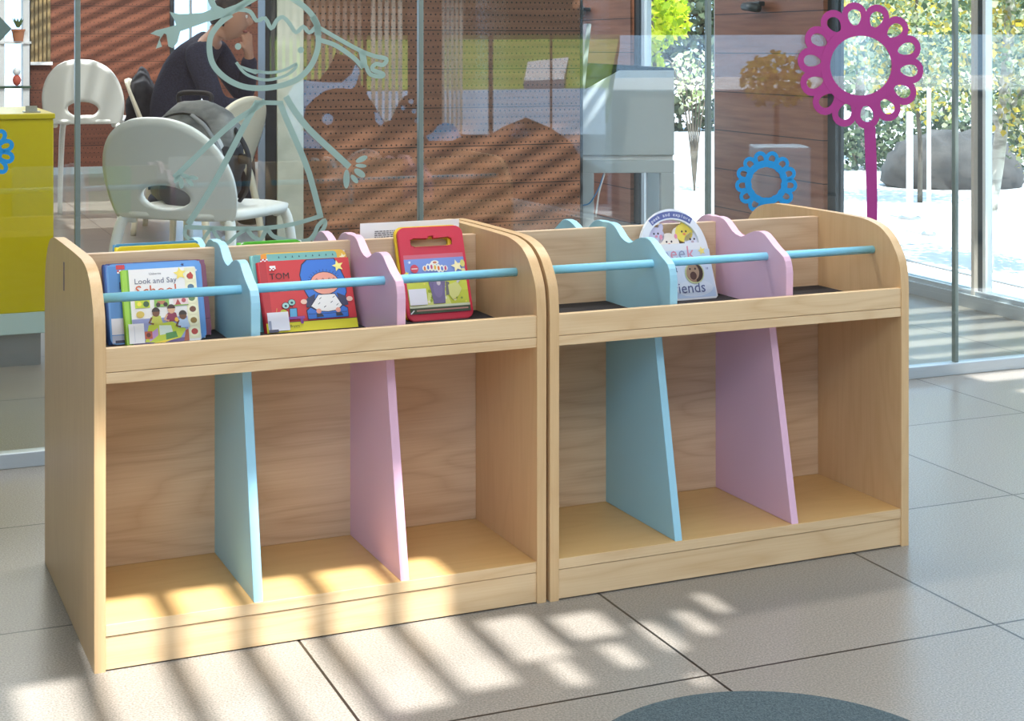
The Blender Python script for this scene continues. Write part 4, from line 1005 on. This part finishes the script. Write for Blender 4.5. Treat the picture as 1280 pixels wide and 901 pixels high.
p = at(21, 60, 10.85)
t = empty('toy', (p.x, p.y, .637)); tag(t, 'small red and white toy figure standing on the green shelf edge', 'toy')
bm = NB(); ball(bm, (0, 0, .04), (.03, .03, .04)); link('body', bm, mat('toy red', (196, 90, 70), .5), t)
bm = NB(); ball(bm, (0, 0, .10), .028); link('head', bm, WHITE, t)

# ================================================================== THE MAN
def skinned(name, chain, mats, parent, sub=2, root=0):
    """chain: list of (point, radius or (rx, ry), parent index)"""
    me = bpy.data.meshes.new(name); me.from_pydata([c[0] for c in chain], [(i, c[2]) for i, c in enumerate(chain) if c[2] is not None], [])
    o = bpy.data.objects.new(name, me); COL.objects.link(o)
    md = o.modifiers.new('skin', 'SKIN'); md.use_smooth_shade = True; md.branch_smoothing = .6
    for i, c in enumerate(chain):
        r = c[1]; sv = me.skin_vertices[0].data[i]; sv.radius = r if isinstance(r, tuple) else (r, r); sv.use_root = (i == root)
    s_ = o.modifiers.new('sub', 'SUBSURF'); s_.levels = sub; s_.render_levels = sub
    baked(o)
    if parent: o.parent = parent
    o.data.materials.clear()
    for m_ in (mats if isinstance(mats, list) else [mats]): o.data.materials.append(m_)
    return o
MY = 7.6; K = MY/F
def mp_(x, y, dy=0): return ((x-640)*K, MY+dy, CH-(y-60)*K)
SKIN = mat('skin', (190, 142, 116), .5, 0); HAIR = varied('dark brown hair', (30, 24, 24), (56, 42, 36), (60, 60, 60), .6)
SWEATER = varied('navy knit', (34, 34, 50), (46, 46, 66), (120, 120, 120), .85, bump=.3)
TROU = mat('dark trousers', (44, 48, 66), .8)
man = empty('person', (mp_(222, 60)[0], MY, 0)); tag(man, 'man in a navy sweater leaning on the cafe table, hand raised to his face', 'person')
INV = Matrix.Translation((-man.location.x, -man.location.y, 0))
def loc(p): return INV @ Vector(p)
def C_(pts): return [(tuple(loc(p)), r, par) for p, r, par in pts]
# body: one skinned surface (torso, legs, arms, hands with fingers, neck, head)
body = [
 (mp_(222, 172), .10, None), (mp_(216, 135), .115, 0), (mp_(226, 95), .13, 1), (mp_(252, 58), .115, 2), (mp_(270, 42), .052, 3), (mp_(282, 30), .05, 4),
 # near arm (towards the camera)
 (mp_(250, 64, -.15), .058, 3), (mp_(283, 130, -.24), .042, 6), (mp_(318, 134, -.10), .030, 7), (mp_(326, 131, -.06), .026, 8), (mp_(331, 130, -.04), (.034, .016), 9),
 # far arm
 (mp_(262, 60, .15), .055, 3), (mp_(300, 126, .16), .042, 11), (mp_(309, 78, .06), .029, 12), (mp_(310, 68, .04), .024, 13), (mp_(309, 58, .02), (.03, .018), 14),
 # legs: knees under the table, near foot tucked back
 (mp_(232, 176, -.10), .08, 0), (mp_(290, 172, -.12), .062, 16), (mp_(245, 225, -.12), .045, 17), (mp_(172, 262, .25), .032, 18),
 (mp_(232, 176, .10), .08, 0), (mp_(296, 172, .12), .062, 20), (mp_(300, 225, .12), .045, 21), (mp_(304, 268, .12), .034, 22),
]
def fingers(base, idx, spec):
    for pts, r0 in spec:
        par = idx
        for k, q in enumerate(pts): base.append((q, r0*(1-.12*k), par)); par = len(base)-1
# raised hand: fingers up along the cheek, thumb towards the face
fingers(body, 15, [
 ([mp_(305.5, 53, .0), mp_(303.5, 47, -.002), mp_(302.5, 43, .0)], .0095),
 ([mp_(308, 52, .005), mp_(306.5, 45, .004), mp_(305.5, 40.5, .006)], .0095),
 ([mp_(310.5, 51.5, .012), mp_(310, 44, .012), mp_(309, 39, .014)], .0095),
 ([mp_(313, 53, .02), mp_(313.2, 47, .02), mp_(312.6, 42, .022)], .0088),
 ([mp_(305, 60, -.005), mp_(302, 56, -.012), mp_(300.5, 52, -.012)], .0105)])
# resting hand on the table, fingers slightly curled
fingers(body, 10, [
 ([mp_(336, 130, -.062), mp_(340, 131, -.066), mp_(343, 134, -.066)], .0095),
 ([mp_(337, 130, -.045), mp_(341.5, 131, -.046), mp_(344.5, 134, -.046)], .0095),
 ([mp_(337, 130, -.028), mp_(341.5, 131, -.026), mp_(344.5, 134, -.024)], .0095),
 ([mp_(336, 130, -.012), mp_(339.5, 131, -.008), mp_(342, 134, -.006)], .0088),
 ([mp_(330, 131, -.075), mp_(334, 132, -.09), mp_(337, 134, -.094)], .0105)])
bodyo = skinned('body', C_(body), SKIN, man)
# head sculpted from a sphere and merged into the body surface
HC = loc(mp_(289, 20)); tilt = Matrix.Rotation(.20, 3, 'Y')      # faces +x, bent a little down
hb = NB(); g = bmesh.ops.create_uvsphere(hb, u_segments=40, v_segments=28, radius=1)
for v in g['verts']:
    d = v.co.copy(); x, y, z = d
    q = Vector((x*.094, y*.074, z*.118))
    if z < 0: q.x *= 1-.18*z*z if x > 0 else 1-.35*z*z; q.y *= 1-.32*z*z
    if x > 0: q.x *= .96
    def bump(cx, cy, cz, rad, amt):
        dd = (Vector((x, abs(y), z))-Vector((cx, cy, cz))).length
        if dd < rad: w_ = (math.cos(PI*dd/rad)+1)/2; return amt*w_
        return 0
    q.x += bump(.98, 0, -.15, .24, .020)+bump(.99, 0, .0, .20, .012)          # nose
    q.x += bump(.95, .30, .12, .26, -.010)                                     # eye sockets
    q.x += bump(.96, .15, .30, .35, .006)                                      # brow
    q.x += bump(.86, 0, -.52, .22, .010)+bump(.72, 0, -.85, .35, .014)         # lips, chin
    q.x += bump(.9, 0, -.40, .12, -.004)
    v.co = HC+tilt @ q
for s_ in (-1, 1): ball(hb, HC+tilt @ Vector((-.008, s_*.073, -.008)), (.017, .008, .03))       # ears
tube(hb, [loc(mp_(272, 42)), loc(mp_(282, 30)), HC+Vector((-.01, 0, -.03))], [.052, .05, .05], 20)
hm = bpy.data.meshes.new('h'); hb.to_mesh(hm); hb.free()
bb = NB(); bb.from_mesh(bodyo.data); bb.from_mesh(hm); bb.to_mesh(bodyo.data); bb.free(); bpy.data.meshes.remove(hm)
md = bodyo.modifiers.new('r', 'REMESH'); md.mode = 'VOXEL'; md.voxel_size = .0042; md.use_smooth_shade = True
sm_ = bodyo.modifiers.new('s', 'SMOOTH'); sm_.iterations = 2; sm_.factor = .4
baked(bodyo); bodyo.data.materials.clear(); bodyo.data.materials.append(SKIN)
# face details
for s_ in (-1, 1):
    bm = NB(); ball(bm, HC+tilt @ Vector((.075, s_*.026, .012)), (.010, .013, .009)); link('eye', bm, mat('eye white', (226, 222, 216), .3), man)
    bm = NB(); tube(bm, [HC+tilt @ Vector((.086, s_*.012, .032)), HC+tilt @ Vector((.084, s_*.028, .037)), HC+tilt @ Vector((.074, s_*.042, .032))], .0035, 8); link('eyebrow', bm, HAIR, man)
bm = NB(); tube(bm, [HC+tilt @ Vector((.078, -.02, -.062)), HC+tilt @ Vector((.088, 0, -.06)), HC+tilt @ Vector((.078, .02, -.062))], .005, 8); link('mouth', bm, mat('lips', (160, 96, 88), .5), man)
# hair: cap over crown, nape and temples
bm = NB(); g = bmesh.ops.create_uvsphere(bm, u_segments=40, v_segments=28, radius=1); rr = random.Random(3)
kill = []
for v in g['verts']:
    x, y, z = v.co
    lim = .52 if x > .55 else (.30 if x > .2 else (-.05 if x > -.05 else -.48))
    if z < lim-.0: kill.append(v)
    q = Vector((x*.100, y*.081, z*.126))
    if z < 0: q.x *= 1-.30*z*z; q.y *= 1-.3*z*z
    v.co = HC+tilt @ (q*(1+.02*math.sin(x*23+y*17)+.015*math.sin(z*31+y*9)))
bmesh.ops.delete(bm, geom=kill, context='VERTS')
o = link('hair', bm, HAIR, man, True); md = o.modifiers.new('s', 'SOLIDIFY'); md.thickness = .012; md.offset = -.6; baked(o)
# sweater: same skeleton, fuller, ends at neck, wrists and hips
sw = [(body[0][0], .125, None), (body[1][0], .140, 0), (body[2][0], .150, 1), (body[3][0], .128, 2), (mp_(266, 46), .070, 3),
 (body[6][0], .072, 3), (body[7][0], .054, 5), (mp_(314, 134, -.12), .042, 6),
 (body[11][0], .070, 3), (body[12][0], .054, 8), (mp_(308.6, 80, .062), .042, 9), (mp_(309.5, 70, .045), .038, 10)]
skinned('sweater', C_(sw), SWEATER, man)
tr_ = [(mp_(222, 176), .118, None), (body[16][0], .095, 0), (body[17][0], .075, 1), (body[18][0], .06, 2), (mp_(178, 258, .22), .045, 3), (body[20][0], .095, 0), (body[21][0], .075, 5), (body[22][0], .06, 6), (mp_(304, 262, .12), .05, 7)]
skinned('trousers', C_(tr_), TROU, man)
for x, y, dy, an in ((164, 271, .27, 0), (310, 276, .12, 0)):
    q = loc(mp_(x, y, dy)); bm = NB(); soft(bm, (q.x, q.y, max(.035, q.z)), (.075, .036, .034), 2.6, wr=0, fn=lambda q_: Vector((q_.x, q_.y, q_.z*(1.0-.35*max(0, q_.x/.075)))))
    link('shoe', bm, mat('black shoe', (22, 24, 30), .4), man, True)
bm = NB(); M0 = loc(mp_(321, 133.5, -.085)); tube(bm, [M0+Vector((0, .034*math.cos(t_), .034*math.sin(t_))) for t_ in [2*PI*k/16 for k in range(16)]], .007, 8, closed=True)
o = link('wristband', bm, mat('purple band', (120, 50, 110), .5), man); o['label'] = 'purple wristband'

# ================================================================== OUTDOORS
def leaves(bm, c, rad, n, size, seed, flat_=.5):
    r2 = random.Random(seed)
    for _ in range(n):
        while True:
            d = Vector((r2.uniform(-1, 1), r2.uniform(-1, 1), r2.uniform(-1, 1)))
            if d.length < 1: break
        p = Vector((c[0]+d.x*rad[0], c[1]+d.y*rad[1], c[2]+d.z*rad[2]))
        a = Vector((r2.gauss(0, 1), r2.gauss(0, 1), r2.gauss(0, 1))).normalized(); b = a.orthogonal().normalized(); s_ = size*r2.uniform(.6, 1.25)
        b = (Matrix.Rotation(r2.uniform(0, 6.28), 3, a) @ b); w_ = a.cross(b)
        vs = [bm.verts.new(p-b*s_*.5), bm.verts.new(p+w_*s_*.36), bm.verts.new(p+b*s_*.55), bm.verts.new(p-w_*s_*.36)]; bm.faces.new(vs)
BIRCHLEAF = leaf_mat('birch leaf', [(222, 196, 78), (136, 150, 104), (180, 188, 140), (110, 130, 96), (214, 212, 176), (88, 108, 86), (166, 178, 152), (190, 176, 100)])
GREENLEAF = leaf_mat('green leaf', [(136, 154, 124), (108, 130, 104), (172, 184, 158), (90, 112, 92), (200, 206, 188), (126, 142, 108)])
LIMELEAF = leaf_mat('lime leaf', [(206, 220, 60), (186, 206, 50), (226, 230, 90), (150, 180, 60)], .5)
PALELEAF = leaf_mat('pale leaf', [(222, 224, 190), (196, 204, 150), (236, 236, 214), (160, 176, 120)])
BIRCHBARK = varied('birch bark', (196, 194, 184), (92, 88, 80), (10, 10, 30), .8, lo=.45, hi=.75)
BARK = varied('grey bark', (120, 112, 100), (76, 70, 62), (14, 14, 6), .9)
def tree(loc_, trunk, blobs, bark, leafm, label, size, seed, branches=(), group=None, tr=.035):
    t = empty('tree', loc_); tag(t, label, 'tree', group)
    bm = NB(); pts = catmull(trunk, 5); tube(bm, pts, [tr*(1-.55*k/(len(pts)-1)) for k in range(len(pts))], 12); link('trunk', bm, bark, t)
    for b in branches: bm = NB(); pts = catmull(b, 4); tube(bm, pts, [tr*.4*(1-.7*k/(len(pts)-1)) for k in range(len(pts))], 8); link('branch', bm, bark, t)
    bm = NB()
    for k, (c, r, n) in enumerate(blobs): leaves(bm, c, r, int(n*2.1), size*1.1, seed+k)
    o = link('crown', bm, leafm, t); o['kind'] = 'stuff'
    return t
GZ = -.105
def gp(px, Y): return ((px-640)*Y/F, Y, GZ)
tree(gp(1230, 7.0), [(0, 0, 0), (.02, 0, .25), (.08, .02, .6), (.12, .02, 1.1), (.16, .02, 1.9)], [((.18, .05, 1.0), (.26, .3, .42), 900), ((.05, .2, 1.5), (.45, .4, .4), 800), ((.25, -.05, .62), (.18, .2, .2), 200)], BIRCHBARK, BIRCHLEAF, 'leaning birch with yellow leaves right outside the right-hand window', .034, 10, [[(.09, .02, .62), (.0, 0, .78), (-.08, 0, .9)], [(.1, .02, .7), (.2, 0, .85), (.28, .02, 1.0)]], 'trees beyond the glazing', .04)
tree(gp(1150, 10.2), [(0, 0, 0), (.0, 0, .4), (-.03, 0, .9), (0, 0, 1.9)], [((-.1, .1, 1.15), (.62, .5, .42), 1500), ((.1, 0, .75), (.42, .4, .25), 450)], BARK, BIRCHLEAF, 'mid-distance yellow and green tree standing between the flower and the window mullion', .043, 20, [[(-.02, 0, .8), (-.2, 0, 1.1), (-.3, 0, 1.3)]], 'trees beyond the glazing', .018)
tree(gp(1305, 12.3), [(0, 0, 0), (.03, 0, .5), (0, 0, 1.1), (0, 0, 2)], [((0, .1, 1.3), (.7, .6, .55), 1500)], BARK, GREENLEAF, 'greyish green tree behind the leaning birch at the right edge', .047, 30, [], 'trees beyond the glazing', .04)
tree(gp(1075, 14), [(0, 0, 0), (0, 0, .7), (.02, 0, 1.3), (0, 0, 2)], [((0, .2, 1.35), (.75, .6, .55), 1500)], BARK, GREENLEAF, 'pale green tree far behind the magenta flower', .055, 40, [], 'trees beyond the glazing', .05)
tree(gp(822, 10.5), [(0, 0, 0), (.0, 0, .6), (-.04, 0, 1.2), (-.02, 0, 1.8)], [((.02, 0, 1.22), (.20, .25, .24), 240), ((-.05, 0, .86), (.1, .12, .14), 60)], BARK, LIMELEAF, 'lime green tree outside the glazed opening above the kiosk', .06, 50, [], 'trees beyond the glazing', .02)
# shrub with pale leaves below it
t = empty('shrub', gp(868, 11)); tag(t, 'pale-leaved arching shrub outside the glazed opening beside the kiosk', 'shrub')
bm = NB(); leaves(bm, (0, 0, .78), (.22, .25, .22), 260, .045, 61); link('foliage', bm, PALELEAF, t)['kind'] = 'stuff'
for k in range(6):
    q = -1+k*.4; bm = NB(); tube(bm, catmull([(0, 0, 0), (.05*q, .02, .5), (.16*q, .03, .9), (.28*q, .03, .86)], 5), .006, 6); link('stem', bm, BARK, t)
# hedges and mounds
def hedge(nm, px, Y, rad, n, size, lm, label, seed, zc_):
    t = empty(nm, gp(px, Y)); tag(t, label, 'hedge'); bm = NB(); leaves(bm, (0, 0, zc_), rad, n, size, seed); link('foliage', bm, lm, t)['kind'] = 'stuff'
    for k in range(5): x = rad[0]*(-.7+.35*k); bm = NB(); tube(bm, [(x, 0, 0), (x*1.05, .02, max(.1, zc_))], .02, 6); link('stem', bm, BARK, t)
DARKLEAF = leaf_mat('dark leaf', [(84, 100, 80), (110, 124, 96), (66, 82, 70), (130, 140, 112)])
hedge('hedge', 1150, 13, (1.5, .3, .28), 3200, .06, DARKLEAF, 'low dark hedge beyond the paving behind the window', 70, .18)
hedge('hedge', 850, 19, (1.4, .4, 1.0), 3600, .13, DARKLEAF, 'tall dark hedge far beyond the glazed opening', 80, .9)
hedge('hedge', 1180, 21, (3.2, .6, 1.1), 5000, .15, GREENLEAF, 'long pale hedge closing the view at the right', 90, 1.1)
bm = NB(); soft(bm, (0, 0, 0), (.5, .35, .32), 2.1, wr=.012, seed=5); o = link('earth_mound', bm, varied('grey earth', (60, 60, 60), (84, 82, 80), (5, 5, 5), .95), None, True); o.location = (gp(1190, 11.4)[0], 11.4, -.02)
tag(o, 'grey earth mound among the trees beyond the window', 'mound')
# street posts beyond the paving
for px, Y, w_, hgt, lab in ((1161, 8.4, .012, .78, 'slim white post on the paving, right of the flower stem'), (1137, 9.2, .02, .62, 'pale tree guard on the paving beside the slim white post')):
    t = empty('street_post', gp(px, Y)); tag(t, lab, 'post')
    bm = NB(); lathe(bm, [(w_*2.6, 0), (w_*1.6, .03), (w_, .05), (w_, hgt), (w_*.6, hgt+.01)], 14); link('post', bm, WHITE, t)
    bm = NB(); lathe(bm, [(w_*3.4, 0), (w_*3.4, .012), (w_*2.6, .02)], 14); link('foot', bm, METAL, t)
# drain line in the paving
pa, pb = at(1135, 326, F*(CH-GZ)/(326-60)), at(1280, 360, F*(CH-GZ)/(360-60)); dd = (pb-pa); a_ = math.atan2(dd.y, dd.x)
bm = NB(); box(bm, -2.0, dd.length+1.5, -.012, .012, -.004, .004)
struct(link('kerb', bm, mat('drain grey', (120, 124, 126), .6), matrix=Matrix.Translation((pa.x, pa.y, GZ)) @ Matrix.Rotation(a_, 4, 'Z')))

# yellow shrub and pale bench whose reflections show right of the kiosk
t = empty('shrub', mir(Vector(gp(970, 11)))); tag(t, 'yellow shrub on the lawn opposite the glass', 'shrub')
bm = NB(); leaves(bm, (0, 0, .78), (.26, .25, .20), 500, .06, 99); link('foliage', bm, leaf_mat('yellow leaf', [(226, 196, 50), (200, 180, 60), (236, 214, 90), (170, 150, 50)]), t)['kind'] = 'stuff'
bm = NB(); tube(bm, [(0, 0, 0), (.02, 0, .6)], .02, 8); link('stem', bm, BARK, t)
bp = mir(at(975, 192, 9.4)); t = empty('bench', (bp.x, bp.y, GZ), .8); tag(t, 'pale blue box bench opposite the glass', 'bench')
bm = NB(); box(bm, -.16, .16, -.15, .15, .05, .42, bev=.01); link('seat_block', bm, mat('bench blue', (190, 222, 236), .5), t)
bm = NB(); box(bm, -.14, .14, -.13, .13, 0, .05); link('base', bm, METAL, t)

# ================================================================== LIGHT, SKY, CAMERA
w = bpy.data.worlds.new('World'); S.world = w; w.use_nodes = True
bg = w.node_tree.nodes['Background']; bg.inputs[0].default_value = (.45, .70, 1.0, 1); bg.inputs[1].default_value = 2.7
sd = (HX*math.cos(SUN_EL)-Vector((0, 0, math.sin(SUN_EL))))
sl = bpy.data.lights.new('Sun', 'SUN'); sl.energy = 10.0; sl.angle = math.radians(.75); sl.color = (1, .99, .97)
so = bpy.data.objects.new('Sun', sl); COL.objects.link(so); so.rotation_euler = sd.to_track_quat('-Z', 'Y').to_euler(); so.location = (0, 0, 8)
def area(nm, loc_, sx, sy, e_, col, rz=ANG, direction=(0, 0, -1)):
    l = bpy.data.lights.new(nm, 'AREA'); l.shape = 'RECTANGLE'; l.size = sx; l.size_y = sy; l.energy = e_; l.color = col
    o = bpy.data.objects.new(nm, l); COL.objects.link(o); o.location = loc_
    q = Vector(direction).to_track_quat('-Z', 'Y').to_euler(); o.rotation_euler = (q.x, q.y, q.z+ (rz if direction == (0, 0, -1) else 0)); return o
area('fill light reading', P(.9, 1.7, 2.74), 2.0, 1.2, 14, (1, .95, .88))  # added overhead fill, no fitting modelled
area('ceiling lamp browsers', P(1.55, 3.22, 2.76), 2.6, .16, 42, (1, .96, .9))
area('fill light front', P(.6, -.3, 2.7), 2.6, 1.0, 36, (1, .95, .87), direction=tuple(E2*.9-Vector((0, 0, .75))))  # added light to brighten the shelf compartments
area('fill light facade', P(2.4, -.4, 2.6), 2.4, .5, 190, (1, .98, .95), direction=tuple(-E2*.8-Vector((0, 0, .9))))  # added to light the pale blue shapes mirrored in the glass
area('fill light cafe', P(.5, 5.6, 2.74), 2.2, 1.6, 72, (1, .97, .93), direction=tuple(E2*.75-Vector((0, 0, 1))))  # added fill for the near cafe, tilted away from the browsers
area('fill light cafe back', P(1.4, 9.2, 2.74), 2.6, 1.2, 85, (1, .97, .93))  # added fill to brighten the back of the cafe

cd = bpy.data.cameras.new('Camera'); co = bpy.data.objects.new('Camera', cd); COL.objects.link(co)
co.location = (0, 0, CH); co.rotation_euler = (PI/2, 0, 0)
cd.sensor_width = 36; cd.sensor_fit = 'HORIZONTAL'; cd.lens = F*36/1280; cd.shift_y = -(450.5-HY)/1280; cd.clip_start = .05; cd.clip_end = 200
S.camera = co
vs = S.view_settings; vs.view_transform = 'Standard'; vs.look = 'None'; vs.gamma = 1; vs.use_curve_mapping = False; vs.exposure = 0.3
S.cycles.transparent_max_bounces = 24; S.cycles.max_bounces = 10; S.cycles.sample_clamp_indirect = 6
